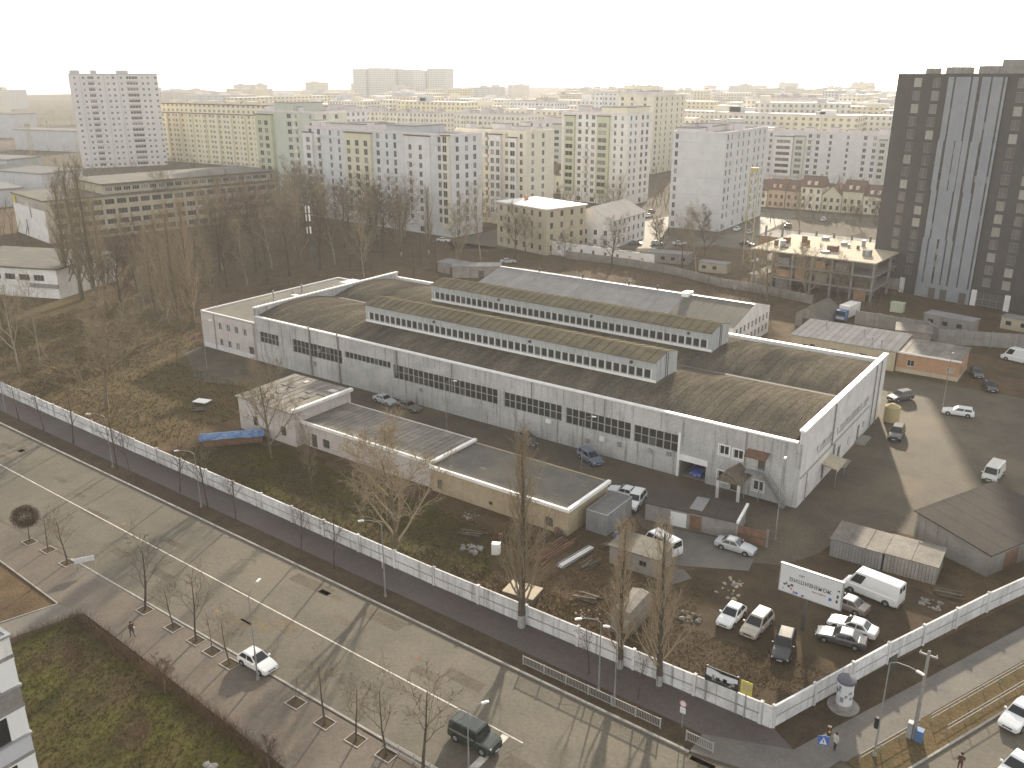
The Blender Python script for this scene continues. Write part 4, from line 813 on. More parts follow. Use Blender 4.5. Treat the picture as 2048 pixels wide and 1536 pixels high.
for i, p in enumerate(FAR): tree('street_red' if i % 3 else 'street', i % 3, p, far_h[i], f'{ORD[i]} thin tree from the left on the verge in front of the white fence', 'street_tree', 'street trees on the shaded far pavement', .9, .1)
for i, (p, h, lb) in enumerate([((-42.97, 61.20),19.5,'slender bare poplar rising in front of the tan garage block'), ((-31.81, 61.24),14.5,'bare poplar left of the tin garage shell at the front fence'), ((-27.78, 61.18),15.5,'thick trunked bare poplar at the front fence nearest the corner')]):
    tree('poplar', i % 2, p, h, lb, 'poplar_tree', 'poplars at the front fence', 1.3, .1)
for kind, vn, p, h, w, lb in [('bushy',0,(-133.61, 70.87),15,1.15,'large pale bushy tree on the dry meadow left of the hall'), ('bushy',1,(-95.56, 73.61),11.5,.9,'bare tree in front of the tall pink garage block'), ('bushy',1,(-61.37, 62.83),13.5,1.15,'wide spreading bare tree leaning over the front fence'), ('broad',1,(-81.27, 68.35),8.0,.45,'stout pruned trunk on the lawn before the pink garages'),
   ('pale',0,(-168.85, 78.08),12.5,.8,'pale bare tree on the meadow near the left edge'), ('pale',1,(-164.31, 72.01),14,.8,'second pale bare tree at the left edge behind the fence'), ('street',0,(-143.23, 90.85),5,1,'small low tree in the meadow left of the annex'), ('street',1,(-163.76, 94.11),6,1,'little bare tree in the clearing below the wood'), ('broad',1,(-180.25, 77.94),10,.9,'dark bare tree cut by the left edge near the low building'), ('street',2,(-116.74, 91.34),5.5,1.2,'small reddish bush tree beside the tall pink garage block')]:
    tree(kind, vn, p, h, lb, wide=w)
for i, (p, h) in enumerate([((-215.80, 109.92),27),((-208.28, 108.94),30),((-199.98, 107.61),31),((-194.21, 107.11),25),((-169.39, 106.32),23),((-165.43, 106.71),25),((-164.70, 109.70),26),((-177.00, 108.51),20)]):
    tree('poplar_plain', i % 2, p, h, f'{ORD[i]} of the tall bare poplars standing before the long institute block', 'poplar_tree', 'tall poplars left of the hall', 1.3)
wood = [(-226.6, 156.6, 18), (-207.7, 148.6, 14), (-207.0, 153.2, 17), (-199.5, 154.5, 19), (-198.4, 159.4, 16), (-188.3, 157.0, 15), (-201.8, 141.1, 12), (-190.7, 138.2, 12), (-187.9, 142.4, 13), (-185.5, 147.0, 12), (-197.4, 168.6, 17), (-187.5, 167.2, 16), (-189.2, 174.6, 17), (-183.1, 174.6, 16), (-184.1, 182.7, 15), (-183.1, 188.0, 16), (-216.6, 183.4, 17), (-219.3, 192.1, 18), (-216.0, 196.7, 17), (-206.9, 195.7, 16), (-205.5, 202.1, 17), (-200.3, 203.6, 16), (-191.0, 201.9, 13), (-235.7, 169.6, 16), (-230.6, 173.3, 17), (-220.9, 175.2, 17), (-227.2, 186.4, 16), (-182.7, 104.4, 12), (-187.1, 112.2, 12), (-200.8, 114.3, 13), (-204.5, 121.4, 14), (-198.5, 122.4, 14), (-190.4, 121.8, 13), (-185.4, 125.4, 14), (-182.5, 127.6, 11)]
rw2 = random.Random(5)
wood += [(rw2.uniform(-290,-150), rw2.uniform(150,222), rw2.uniform(10,17)) for _ in range(12)]
for i, (x, y, h) in enumerate(wood):
    kd = ('pale','broad','bushy','broad_red')[i % 4]
    tree(kd, i % 2, (x, y), h*1.05, ('pale barked tree','dark spreading tree','pale bushy tree','reddish twigged tree')[i % 4] + ' in the dense wood between the hall and the apartment blocks', 'bare_tree', 'bare trees of the wood behind the hall', .85)

# ================================================================ apartment blocks and towers
for nm, c, c2 in (('apt_white',(.58,.565,.54),(.53,.515,.495)), ('apt_bluegrey',(.52,.515,.505),(.47,.465,.46)), ('apt_cream',(.58,.535,.43),(.54,.50,.405)), ('apt_yellow',(.53,.49,.36),(.49,.455,.34)), ('apt_green',(.40,.42,.30),(.36,.38,.275)), ('apt_sage',(.44,.455,.385),(.40,.415,.36)), ('apt_pink',(.55,.50,.49),(.51,.465,.455)), ('apt_grey',(.42,.42,.43),(.38,.38,.39)), ('panel_pinkish',(.54,.515,.50),(.50,.48,.465)),
                  ('tower_dark',(.075,.07,.066),(.066,.062,.06)), ('tower_blue',(.26,.27,.29),(.23,.24,.262)), ('tile_brown',(.15,.095,.07),(.125,.08,.062)), ('slate_roof',(.17,.165,.165),(.14,.135,.135)), ('peach_plaster',(.46,.355,.26),(.43,.33,.245)), ('crane_yellow',(.42,.35,.18),(.38,.32,.17))):
    k_ = 1.2 if nm[:3] in ('apt','pan') else 1.0; c, c2 = [tuple(min(.8, v*k_) for v in q) for q in (c, c2)]
    mat(nm, c, c2, .25, .85, .25, 0, fine=.05, streak=.1)
def grid_mat(name, wall, wall2, glass=(.24,.225,.20), cu=3.3, cv=3.0, wu=.42, wv=.5):
    """distant facade: wall colour with rows of windows too small to pick apart"""
    m = bpy.data.materials.new(name); m.use_nodes = True; N = m.node_tree.nodes; Lk = m.node_tree.links; b = N['Principled BSDF']; b.inputs['Roughness'].default_value = .8
    tc = N.new('ShaderNodeTexCoord'); sp = N.new('ShaderNodeSeparateXYZ'); sn = N.new('ShaderNodeSeparateXYZ'); Lk.new(tc.outputs['Object'], sp.inputs[0]); Lk.new(tc.outputs['Normal'], sn.inputs[0])
    def M(op, a, c=None):
        n = N.new('ShaderNodeMath'); n.operation = op
        for i, v in enumerate((a, c)):
            if v is None: continue
            if isinstance(v, (int, float)): n.inputs[i].default_value = v
            else: Lk.new(v, n.inputs[i])
        return n.outputs[0]
    ax = M('GREATER_THAN', M('ABSOLUTE', sn.outputs[0]), .5); u = M('ADD', M('MULTIPLY', sp.outputs[0], M('SUBTRACT', 1.0, ax)), M('MULTIPLY', sp.outputs[1], ax))
    fu = M('ABSOLUTE', M('SUBTRACT', M('FRACT', M('DIVIDE', M('ADD', u, 500.0), cu)), .5)); fv = M('ABSOLUTE', M('SUBTRACT', M('FRACT', M('DIVIDE', sp.outputs[2], cv)), .5))
    f = M('MULTIPLY', M('MULTIPLY', M('LESS_THAN', fu, wu/2), M('LESS_THAN', fv, wv/2)), M('LESS_THAN', M('ABSOLUTE', sn.outputs[2]), .5))
    oi = N.new('ShaderNodeObjectInfo'); x0 = N.new('ShaderNodeMix'); x0.data_type = 'RGBA'; Lk.new(oi.outputs['Random'], x0.inputs[0]); x0.inputs[6].default_value = (*wall,1); x0.inputs[7].default_value = (*wall2,1)
    x = N.new('ShaderNodeMix'); x.data_type = 'RGBA'; Lk.new(f, x.inputs[0]); Lk.new(x0.outputs[2], x.inputs[6]); x.inputs[7].default_value = (*glass,1); Lk.new(x.outputs[2], b.inputs['Base Color']); MAT[name] = m
grid_mat('far_warm', (.74,.69,.58), (.66,.62,.55)); grid_mat('far_cool', (.68,.68,.68), (.58,.58,.58)); grid_mat('far_yellow', (.72,.65,.46), (.70,.63,.47), cu=4.2)
RC = random.Random(11)
def roof_bits(root, L, D, h, n, m='apt_pink'):
    n = n + 2
    for i in range(3): x, y = RC.uniform(1,L-1), RC.uniform(1,D-1); MB().tube((x,y,h),(x,y,h+RC.uniform(2,4)),.05,.03,5).build('aerial', MAT['dark_steel'], root)
    for i in range(n):
        w, d, hh = RC.uniform(2.5,6), RC.uniform(2.5,4.5), RC.uniform(1.6,3.0); x, y = RC.uniform(1,max(1.2,L-w-1)), RC.uniform(1,max(1.2,D-d-1))
        c = MB().box(x,x+w,y,y+d,h-.03,h+hh).build('roof_cabin', MAT[m], root); MB().box(x-.15,x+w+.15,y-.15,y+d+.15,h+hh,h+hh+.18).build('cabin_roof', MAT['grey_sheet_roof'], c)
def apt(label, corner, rz, L, D, h, floors, S=(), E=(), wall='apt_white', bays=(), base=3.4, bits=3, name='apartment_block', cat='apartment block', steps=(), **kw):
    """S / E: window columns (u, width, height); bays: (u0, u1, depth, material, columns, top) projecting bays on the front"""
    r = thing(name, label, cat, (*corner, 0), rz); fh = (h-base)/floors
    S = [(u-.12, w+.24, hh+.2) for (u, w, hh) in S]; E = [(u-.12, w+.24, hh+.2) for (u, w, hh) in E]
    So = [(u, base+i*fh+.8, w, hh) for (u, w, hh) in S for i in range(floors)]; Eo = [(u, base+i*fh+.8, w, hh) for (u, w, hh) in E for i in range(floors)]
    if base > 3: So += [(u, .5, w*1.2, 1.9) for (u, w, hh) in S[::2]]; Eo += [(u, .5, w*1.1, 1.9) for (u, w, hh) in E[::2]]
    shell(r, 0, L, 0, D, h, So, Eo, wall); kk = dict(nx=2, nz=1, frame='frame_white', fw=.06); kk.update(kw); windows(r, 0, L, 0, D, So, Eo, **kk)
    flat_roof(r, 0, L, 0, D, h, 'grey_sheet_roof', 'apt_pink' if wall != 'apt_cream' else 'apt_cream', .7, .35)
    for (u0, u1, d, m, cols, top) in bays:
        ops = [(u-u0, base+i*fh+.8, w, hh) for (u, w, hh) in cols for i in range(floors) if base+i*fh+.8+hh < top]
        b = MB(); b.facade((u0,-d,base-.6), (1,0,0), (0,-1,0), u1-u0, top-base+.6, [(o[0], o[1]-base+.6, o[2], o[3]) for o in ops], .2)
        b.face([(u0,0,base-.6),(u0,-d,base-.6),(u0,-d,top),(u0,0,top)]); b.face([(u1,-d,base-.6),(u1,0,base-.6),(u1,0,top),(u1,-d,top)]); b.face([(u0,-d,top),(u1,-d,top),(u1,.2,top),(u0,.2,top)]); b.face([(u0,0,base-.6),(u1,0,base-.6),(u1,-d,base-.6),(u0,-d,base-.6)])
        bo = b.build('bay', MAT[m], r); MB().box(u0-.25,u1+.25,-d-.3,.15,top,top+.35).build('bay_roof', MAT['tile_brown'], bo)
        for o in ops: put('bay_window', wmesh(o[2], o[3], 2, 1, 'frame_white', 'glass', .06), bo, (u0+o[0]+o[2]/2, -d+.16, o[1]))
    for (u0, u1, hh, m) in steps: 
        q = MB().box(u0,u1,.3,D-.3,h-.02,h+hh).build('penthouse', MAT[m], r); MB().box(u0-.2,u1+.2,.1,D-.1,h+hh,h+hh+.3).build('penthouse_roof', MAT['grey_sheet_roof'], q)
    for j in range(1, floors):
        if j % 2: MB().box(.02, L-.02, -.045, -.003, base+j*fh-.06, base+j*fh+.06).build('panel_joint', MAT['apt_grey'], r)
    cs_ = [q for q in S if q[1] >= 1.2][:3]
    for (u, w, hh) in cs_[1:2]:
        for i in range(floors): 
            if RC.random() < .8: MB().box(u-.5, u+w+.5, -1.0, -.05, base+i*fh-.1, base+i*fh+.95).build('balcony', MAT[RC.choice(('apt_white','apt_cream','apt_grey','apt_bluegrey'))], r)
    roof_bits(r, L, D, h, bits); return r
W1 = (1.6,1.9)
apt('broad white apartment block with a yellowish bay, right behind the wood', (-267,235.5), R(-4.5), 77, 15, 33, 10,
    [(2.5,1.6,1.9),(7.5,*W1),(14.5,1.0,1.7),(19.5,1.0,1.7),(40.5,1.5,1.7),(45.5,.9,1.6),(49.5,1.2,1.9),(57,1.5,1.8),(61.5,1.5,1.8),(71,1.2,1.7)], [(2.5,1.3,1.7),(7,1.3,1.7),(11,1.3,1.7)], 'apt_bluegrey',
    [(24.5,38.5,1.1,'apt_yellow',[(25.6,1.9,1.9),(30.2,2.0,2.1),(34.9,2.0,2.1)],32.4), (73.4,76.6,.9,'apt_cream',[(74.0,1.9,2.2)],33.2), (-.3,5.2,.9,'apt_white',[(1.5,2.4,2.0)],31.5), (55.5,67.5,.35,'apt_white',[(57.2,1.5,1.8),(62.2,1.5,1.8)],32.6)], 3.8, 4, steps=[(15,34,2.2,'apt_pink'),(46,60,2.6,'apt_grey')])
apt('lime green apartment block with a narrow greyish half, left of the white block', (-317,254), R(-5), 40, 16, 37.5, 11, [(21,2.6,1.7),(26.5,1.2,1.6),(36,1.3,1.6)], [(4,1.3,1.6),(10,1.3,1.6)], 'apt_sage',
    [(.2,11.5,1.4,'apt_green',[(2.0,2.6,2.0),(6.6,2.6,2.0)],36.2)], 3.2, 2, steps=[(13,25,3.6,'apt_sage')])
apt('cream apartment block with blue grey window columns right of the white block', (-216,263.5), R(-4), 34, 16, 32.8, 10, [(2,1.0,1.6),(14.8,1.1,1.6),(24.2,1.2,1.6),(31,1.1,1.6)], [(3,1.3,1.6),(9,1.3,1.6)], 'apt_cream',
    [(8.2,12.6,1.0,'apt_bluegrey',[(9.0,2.6,2.0)],31.6), (17.4,22.8,1.0,'apt_bluegrey',[(18.0,1.7,2.0),(20.6,1.7,2.0)],31.8), (26.4,29.8,.6,'apt_white',[(26.9,2.2,1.9)],31)], 3.4, 3)
apt('pale apartment block with green glazed balcony columns in the middle of the estate', (-213,332), R(-3), 33, 19, 36.6, 11, [(8.6,1.5,1.6),(12.4,1.1,1.9),(15.4,1.5,1.6),(26.6,.9,1.6),(30,.9,1.6)], [(2.2,1.2,1.6),(6,1.2,1.6),(11,1.7,1.7),(15,1.7,1.7)], 'apt_white',
    [(2.0,7.2,1.0,'apt_green',[(2.6,3.8,1.9)],35.6), (18.6,24.6,1.0,'apt_green',[(19.2,4.2,1.9)],35.8)], 3.4, 3, steps=[(20,32,2.8,'apt_cream')])
apt('apartment block whose blank grey gable wall faces the yard', (-141,292), R(3), 19, 46, 33.0, 10, [(1.0,.9,1.7)], [(2.0,1.5,1.7),(6,1.3,1.7),(13,1.2,1.7),(18,1.2,1.7),(24,1.3,1.7),(31,1.5,1.7),(36,1.5,1.7),(42,1.3,1.7)], 'apt_bluegrey', [], 3.4, 4, steps=[(1,9,1.6,'apt_white')])
apt('tall cream slab rising behind the green balcony block', (-252,450), R(0), 22, 40, 41, 12, [(2,1.4,1.7),(8,1.4,1.7),(16,1.4,1.7)], [(3,2.2,1.8),(9,1.3,1.7),(15,1.3,1.7),(22,1.3,1.7),(29,1.3,1.7),(35,1.3,1.7)], 'apt_cream', [], 3.2, 3)
apt('bluish white apartment block above the row of gabled town houses', (-172,464), R(2), 66, 16, 24, 7, [(3,1.2,1.7),(23,1.5,1.7),(27,1.5,1.7),(33.5,1.1,1.7),(42,1.0,1.6),(50,1.5,1.7),(54.5,1.5,1.7),(62,1.5,1.7)], [], 'apt_bluegrey', [(6,15.5,1.0,'apt_white',[(7,7.2,1.7)],22), (16.2,21.4,1.0,'apt_sage',[(17,3.4,1.8)],22.4), (57.5,61,.8,'apt_sage',[(58,2.4,1.8)],22)], 2.9, 4)
apt('cream low block wedged between the cream block and the green balcony block', (-281,402), R(2), 34, 14, 28.5, 8, [(3,1.4,1.6),(8.5,1.4,1.6),(13,1.4,1.6),(18.5,2.6,1.8),(24.5,2.6,1.8),(30,1.3,1.6)], [], 'apt_pink', [(17.6,28.4,.8,'apt_sage',[(18.5,2.8,1.8),(24.5,2.8,1.8)],27.6)], 3.0, 2)
for lb, c, L, D, h, m, b_ in (('yellowish stepped block peeping over the cream block', (-348,424), 52, 16, 30.5, 'far_warm', 5), ('bluish white block far behind the cream low block', (-412,562), 46, 16, 33, 'far_cool', 3), ('grey blank sided block behind the green balcony block', (-311,522), 40, 16, 40.5, 'far_cool', 4), ('tall pale block with roof cabins right of the blank gable', (-240,604), 46, 18, 37, 'far_warm', 6), ('long cream terrace of blocks behind the bluish one', (-205,566), 74, 16, 28, 'far_warm', 7), ('wide cream block showing above the white block roof', (-482,428), 118, 16, 29.5, 'far_warm', 8), ('grey rear block right behind the lime green block', (-349,302), 34, 16, 35.5, 'far_cool', 2), ('pale block filling the gap beside the black tower', (-110,520), 60, 18, 30, 'far_warm', 4)):
    r = thing('apartment_block', lb, 'apartment block', (*c, 0)); MB().box(0,L,0,D,0,h).build('wall', MAT[m], r); flat_roof(r, 0, L, 0, D, h+.02, 'grey_sheet_roof', 'apt_pink', .6, .4); roof_bits(r, L, D, h, b_)
    k = int(L/11)
    for i in range(k): MB().box(4+i*11,8+i*11,-.9,-.003,3,h-RC.uniform(.5,3)).build('bay', MAT[m], r)
yb = thing('apartment_block', 'long yellow apartment slab with brown trim right of the white panel tower', 'apartment block', (-522,341,0), R(4)); MB().box(0,108,0,15,0,29.6).build('wall', MAT['far_yellow'], yb); MB().box(-.3,108.3,-.5,15.3,29.6,30.1).build('cornice', MAT['tile_brown'], yb); MB().box(.2,107.8,.2,14.8,30.1,35.0).build('upper_storey', MAT['far_yellow'], yb); MB().box(-.2,108.2,-.3,15.2,35.0,35.5).build('roof', MAT['tile_brown'], yb)
for i in range(9): MB().box(5+i*11.6,9.5+i*11.6,-1.2,-.003,1,29.5).build('bay', MAT['far_yellow'], yb)
for i in range(6): MB().box(8+i*17,14+i*17,4,9,35.5,37.2).build('roof_cabin', MAT['apt_cream'], yb)
# --- white panel tower at the left
wt = thing('apartment_tower', 'tall pinkish white panel apartment tower at the left horizon', 'apartment block', (-515.5, 283.5, 0), R(63)); L, D, h, nf = 47.0, 16.0, 52.0, 16; fh = h/nf
S = []
for i in range(nf):
    z = i*fh+.9
    for u in (1.5,6.2,14.2,19.0,22.0,26.2,37.8,40.8,45.0): S.append((u, z, 1.5, 1.6))
    for u, w in ((9.0,3.6),(29.6,6.4),): S.append((u, z-.1, w, 1.8, dict(nx=4)))
b = MB().facade((0,0,0),(1,0,0),(0,-1,0),L,h,S,.3); b.facade((0,D,0),(0,-1,0),(-1,0,0),D,h,()); b.facade((L,0,0),(0,1,0),(1,0,0),D,h,()); b.facade((L,D,0),(-1,0,0),(0,1,0),L,h,()); b.build('wall', MAT['panel_pinkish'], wt)
windows(wt, 0, L, 0, D, S, nx=2, frame='frame_white', glass='glass', fw=.16)
for u, w in ((9.0,3.6),(29.6,6.4)):
    for i in range(nf): MB().box(u-.3,u+w+.3,-.9,-.003,i*fh-.1,i*fh+.75).build('balcony', MAT['panel_pinkish'], wt)
for y in (3,6,9,12.5): MB().box(-.25,-.003,y,y+.5,0,h).build('panel_rib', MAT['apt_pink'], wt)
for u in (4.9,17.6,25.2): MB().box(u,u+.35,-.25,-.003,0,h).build('panel_rib', MAT['apt_grey'], wt)
flat_roof(wt, 0, L, 0, D, h, 'flat_bitumen', 'apt_grey', .8, .4)
for x, w in ((-1.0,5),(10,3),(24,6)): MB().box(x+1.5,x+1.5+w,4,10,h-.02,h+2.6).build('roof_cabin', MAT['apt_grey'], wt)
# --- black tower at the right
bt = thing('black_tower', 'dark charcoal high rise with grey blue striped centre at the right edge', 'tower', (-56.0, 237.0, 0), R(-14)); L, D, h, nf = 54.0, 22.0, 51.6, 17; fh = (h-4.2)/16
S = []
for i in range(16):
    z = 4.2+i*fh+.8
    for u in (4.1,8.6,27.5,31.9,40.5,46.0): S.append((u, z-.15, 1.9, 2.1))
S += [(1.5,.3,6.2,3.0,dict(nx=4,nz=2)), (26.8,.3,6.2,3.0,dict(nx=4,nz=2))]
b = MB().facade((0,0,0),(1,0,0),(0,-1,0),L,h,S,.25); b.facade((L,0,0),(0,1,0),(1,0,0),D,h,()); b.facade((0,D,0),(0,-1,0),(-1,0,0),D,h,()); b.facade((L,D,0),(-1,0,0),(0,1,0),L,h,()); b.build('wall', MAT['tower_dark'], bt)
windows(bt, 0, L, 0, D, S, nx=2, nz=1, frame='frame_grey', glass='glass_tower', fw=.07)
MB().box(12.2,25.4,-.4,-.004,3.6,h).build('stripe_field', MAT['tower_dark'], bt)
rs_ = random.Random(5)
for j, (u, w) in enumerate(((12.2,1.3),(13.9,1.9),(16.3,1.5),(18.2,1.3),(20.0,1.9),(22.3,2.2),(24.9,.5))):       # grey blue panels, stepped sideways at three levels
    z = 3.6; sh = 0.0
    for z1 in (14.5, 26.0, 37.5, h):
        MB().box(u+sh, u+sh+w, -.52, -.401, z, z1).build('facade_panel', MAT['tower_blue'], bt); z = z1; sh = rs_.choice((-.25,0,.25)) if j < 5 else 0.0
gp = MB().box(0,.55,-.43,-.402,0,1.5).mesh('slot_window', MAT['glass'])
for u in (13.55,15.9,18.0,19.65,22.0,24.55):
    for i in range(16): 
        if rs_.random() < .4: put('slot_window', gp, bt, (u-.1, -.005, 4.8+i*fh))
MB().box(12.2,25.4,-.6,-.402,0,3.6).build('entrance_wall', MAT['tower_blue'], bt)
for u in (15.6,18.4,23.0): d = MB().box(u,u+1.6,-.66,-.602,.1,2.6).build('door', MAT['frame_dark'], bt); MB().box(u+1.3,u+1.4,-.72,-.662,1.1,1.4).build('handle', MAT['galvanised'], d)
for u in (0.1,7.9,25.6,33.2): MB().box(u,u+1.2,-.2,-.003,.0,3.8).build('entrance_pier', MAT['white_plaster'], bt)
MB().box(35.2,38.6,-.9,-.004,3.5,h-.4).build('recess_pier', MAT['tower_dark'], bt)
flat_roof(bt, 0, L, 0, D, h, 'flat_bitumen', 'tower_dark', .7, .4)
for x, w, hh in ((3.2,1.0,2.0),(8,4.0,2.2),(15.5,19,2.4),(20,11,3.8),(36,2.6,2.0),(41,5,2.4)): MB().box(x,x+w,5+hh,11+hh,h-.02,h+hh).build('roof_cabin', MAT['concrete_raw'], bt)
# --- town houses with steep brown roofs
def town(label, corner, w, h, m, kind, rz=0.0):
    r = thing('town_house', label, 'house', (*corner, 0), rz); D = 9.0; n = 3 if w > 6 else 2; fl = int(h/3.0)
    S = [(w*(k+.5)/n-.55, i*3.0+.8, 1.1, 1.6) for k in range(n) for i in range(fl)]
    shell(r, 0, w, 0, D, h, S, (), m); windows(r, 0, w, 0, D, S, frame='frame_dark', glass='glass_dusty'); b = MB()
    if kind == 'hip': b.face([(-.3,-.4,h),(w+.3,-.4,h),(w+.3,D/2,h+4.2),(-.3,D/2,h+4.2)]).face([(w+.3,D+.4,h),(-.3,D+.4,h),(-.3,D/2,h+4.2),(w+.3,D/2,h+4.2)]).face([(w+.3,-.4,h),(w+.3,D+.4,h),(w+.3,D/2,h+4.2)]).face([(-.3,D+.4,h),(-.3,-.4,h),(-.3,D/2,h+4.2)])
    else: b.face([(-.3,-.4,h),(w/2,-.4,h+3.8),(w/2,D,h+3.8),(-.3,D,h)]).face([(w/2,-.4,h+3.8),(w+.3,-.4,h),(w+.3,D,h),(w/2,D,h+3.8)])
    ro = b.build('roof', MAT['tile_brown'], r)
    if kind != 'hip': MB().face([(0,-.01,h),(w,-.01,h),(w/2,-.01,h+3.7)]).build('gable', MAT[m], r)
    else:
        for k in range(n-1): MB().box(w*(k+1)/n-.6,w*(k+1)/n+.6,.6,2.4,h+.5,h+2.2).build('dormer', MAT[m], ro)
    MB().box(w*.7,w*.7+.8,D/2,D/2+.8,h+2,h+5).build('chimney', MAT['orange_brick'], ro)
for i, (x, w, h, m, k) in enumerate(((-137,5.8,6.6,'apt_cream','hip'),(-131,7.2,7.2,'peach_plaster','hip'),(-123.6,5.6,7.0,'peach_plaster','hip'),(-117.8,8.6,9.2,'apt_cream','hip'),(-109,7.6,6.4,'apt_yellow','gable'),(-101.2,7.8,8.4,'apt_yellow','hip'),(-93.2,8.2,7.0,'apt_cream','hip'))):
    town(('pale yellow town house at the left end of the brown roofed row', 'wide peach town house with brown tiled roof', 'narrow peach town house beside the tall cream one', 'tall cream town house with three rows of windows', 'small yellow town house with a pointed street gable', 'yellow town house right of the pointed gable', 'cream town house next to the black tower')[i], (x,363+i*.5), w, h, m, k)
for i, (x, w, h, m, k) in enumerate(((-243,8.2,10.5,'apt_cream','hip'),(-234.6,8.0,9.0,'apt_pink','hip'),(-226.4,7.6,8.4,'apt_cream','hip'))):
    town(('cream town house with dark roof beside the cream block', 'pinkish town house in the middle of the left trio', 'cream town house touching the green balcony block')[i], (x,348), w, h, m, k)
# --- smaller houses in front of the estate
f4 = thing('brick_house', 'four storey cream house with a bright flat roof behind the hall', 'building', (-170.0, 227.6, 0), R(-14)); S = [(1.4+i*3.7,1.2+j*3.4,1.2,1.7) for i in range(6) for j in range(4)]; ES = [(1.5+i*4.2,1.2+j*3.4,1.2,1.7) for i in range(4) for j in range(4)]
shell(f4,0,23.5,0,16.5,13.8,S,ES,'beige_plaster'); windows(f4,0,23.5,0,16.5,S,ES,frame='frame_dark'); MB().box(-.4,23.9,-.4,16.9,13.8,14.15).build('roof', MAT['coping_white'], f4); MB().box(4,5,8,9,14.15,15.6).build('chimney', MAT['orange_brick'], f4)
wh_ = thing('white_house', 'three storey white house with dark grey pitched roof next to the cream one', 'building', (-152.0, 242, 0), R(2)); S = [(2+i*3.6,1+j*3,1.2,1.6) for i in range(4) for j in range(2)]; ES = [(1.5+i*3.4,1+j*3,1.2,1.6) for i in range(7) for j in range(3)]
b = MB(); L, D, h = 15.6, 24.0, 9.0; b.facade((0,0,0),(1,0,0),(0,-1,0),L,h,S); b.facade((L,0,0),(0,1,0),(1,0,0),D,h,ES); b.facade((0,D,0),(0,-1,0),(-1,0,0),D,h,()); b.facade((L,D,0),(-1,0,0),(0,1,0),L,h,()); b.face([(0,0,h),(L,0,h),(L/2,0,h+3.6)]); b.build('wall', MAT['white_plaster'], wh_); windows(wh_,0,L,0,D,S,ES,frame='frame_grey')
for s in (0,1):
    xa, xb, za, zb = ((-.4,L/2,h-.15,h+3.7),(L/2,L+.4,h+3.7,h-.15))[s]; MB().face([(xa,-.3,za),(xb,-.3,zb),(xb,D+.3,zb),(xa,D+.3,za)]).build('roof_slope', MAT['slate_roof'], wh_)
# --- long institute block at the left
it = thing('institute_block', 'long four storey institute block with glazed top floor at the left', 'building', (-321.5, 149.5, 0), R(-10)); L, D, h = 32.5, 84.0, 13.4
S = [(11,.6,1.3,5.2),(17,6.6,1.3,5.6)]; ES = []
for j in range(4):
    for i in range(20): ES.append((3.0+i*4.05, .9+j*3.3, 3.2, 1.75, dict(nx=3)))
b = MB(); b.facade((0,0,0),(1,0,0),(0,-1,0),L,h-3,S,.3); b.build('end_wall', MAT['white_plaster'], it)
b = MB(); b.facade((L,0,0),(0,1,0),(1,0,0),D,h,ES,.3); b.facade((L,D,0),(-1,0,0),(0,1,0),L,h,()); b.facade((0,D,0),(0,-1,0),(-1,0,0),D,h,()); b.face([(0,0,h-3),(L,0,h-3),(L,0,h),(0,0,h)]); b.build('wall', MAT['beige_plaster'], it)
windows(it,0,L,0,D,S,ES,frame='frame_grey',glass='glass_dusty'); MB().box(-.3,L+.3,-.3,D+.3,h,h+.5).build('roof', MAT['flat_bitumen'], it); MB().box(1.5,4.5,-.35,-.303,h-2.6,h-.4).build('sign_panel', MAT['sign_yellow'], it)
ph = MB().box(4,L-2.5,20,D-1,h+.5,h+3.6).build('top_floor', MAT['beige_plaster'], it); MB().box(3.2,L-1.2,19,D,h+3.6,h+4.1).build('top_roof', MAT['flat_bitumen'], it)
for i in range(20): put('window', wmesh(2.5,1.5,3,1,'frame_white','glass'), it, (L-2.48, 22+i*3.05, h+1.3), R(90))
lb_ = thing('low_building', 'low two storey building with brown flat roof at the left edge', 'building', (-246,93.2,0), R(22)); S = [(3+i*4.2,4.2,3.0,1.5,dict(nx=3)) for i in range(7)]; shell(lb_,0,35,0,22,7.2,S,(),'white_plaster'); windows(lb_,0,35,0,22,S,frame='frame_grey',glass='glass_dusty'); MB().box(-.5,35.5,-.5,22.5,7.2,7.6).build('roof', MAT['flat_bitumen'], lb_); MB().box(27,35.2,-.3,-.004,2.6,3.6).build('canopy', MAT['concrete_raw'], lb_)
# --- concrete frame under construction
cs = thing('unfinished_building', 'unfinished concrete building frame with bright slab roof beside the black tower', 'building site', (-81.5,219.5,0), R(-3)); L, D = 31.0, 27.0
for j, z in enumerate((3.3,6.6,9.9)): MB().box(-.5,L,-.5,D,z-.3,z).build('floor_slab', MAT['concrete_raw'] if j < 2 else MAT['beige_plaster'], cs)
cm = MB().box(-.25,.25,-.25,.25,0,3.0).mesh('column', MAT['concrete_raw'])
for i in range(7):
    for k in range(3):
        for j in range(3): put('column', cm, cs, (.5+i*5,.4+k*12.5,j*3.3))
for i in range(6):
    for j in range(3):
        if RC.random() < .65: MB().box(1.2+i*5,1.2+i*5+RC.uniform(2,3.6),1.0,1.25,j*3.3,j*3.3+RC.uniform(1.6,2.9)).build('infill_wall', MAT[RC.choice(['orange_brick','concrete_raw','concrete_raw','old_wood'])], cs)
MB().box(2,L-2,8,8.4,0,9.5).build('core_wall', MAT['concrete_raw'], cs)
for i in range(16): x, y = RC.uniform(0,L-3), RC.uniform(4,D-3); MB().box(x,x+RC.uniform(.4,2.6),y,y+RC.uniform(.3,2),9.9,9.9+RC.uniform(.3,1.8)).build('material_stack', MAT[RC.choice(['old_wood','rust_metal','concrete_raw','grey_steel'])], cs)
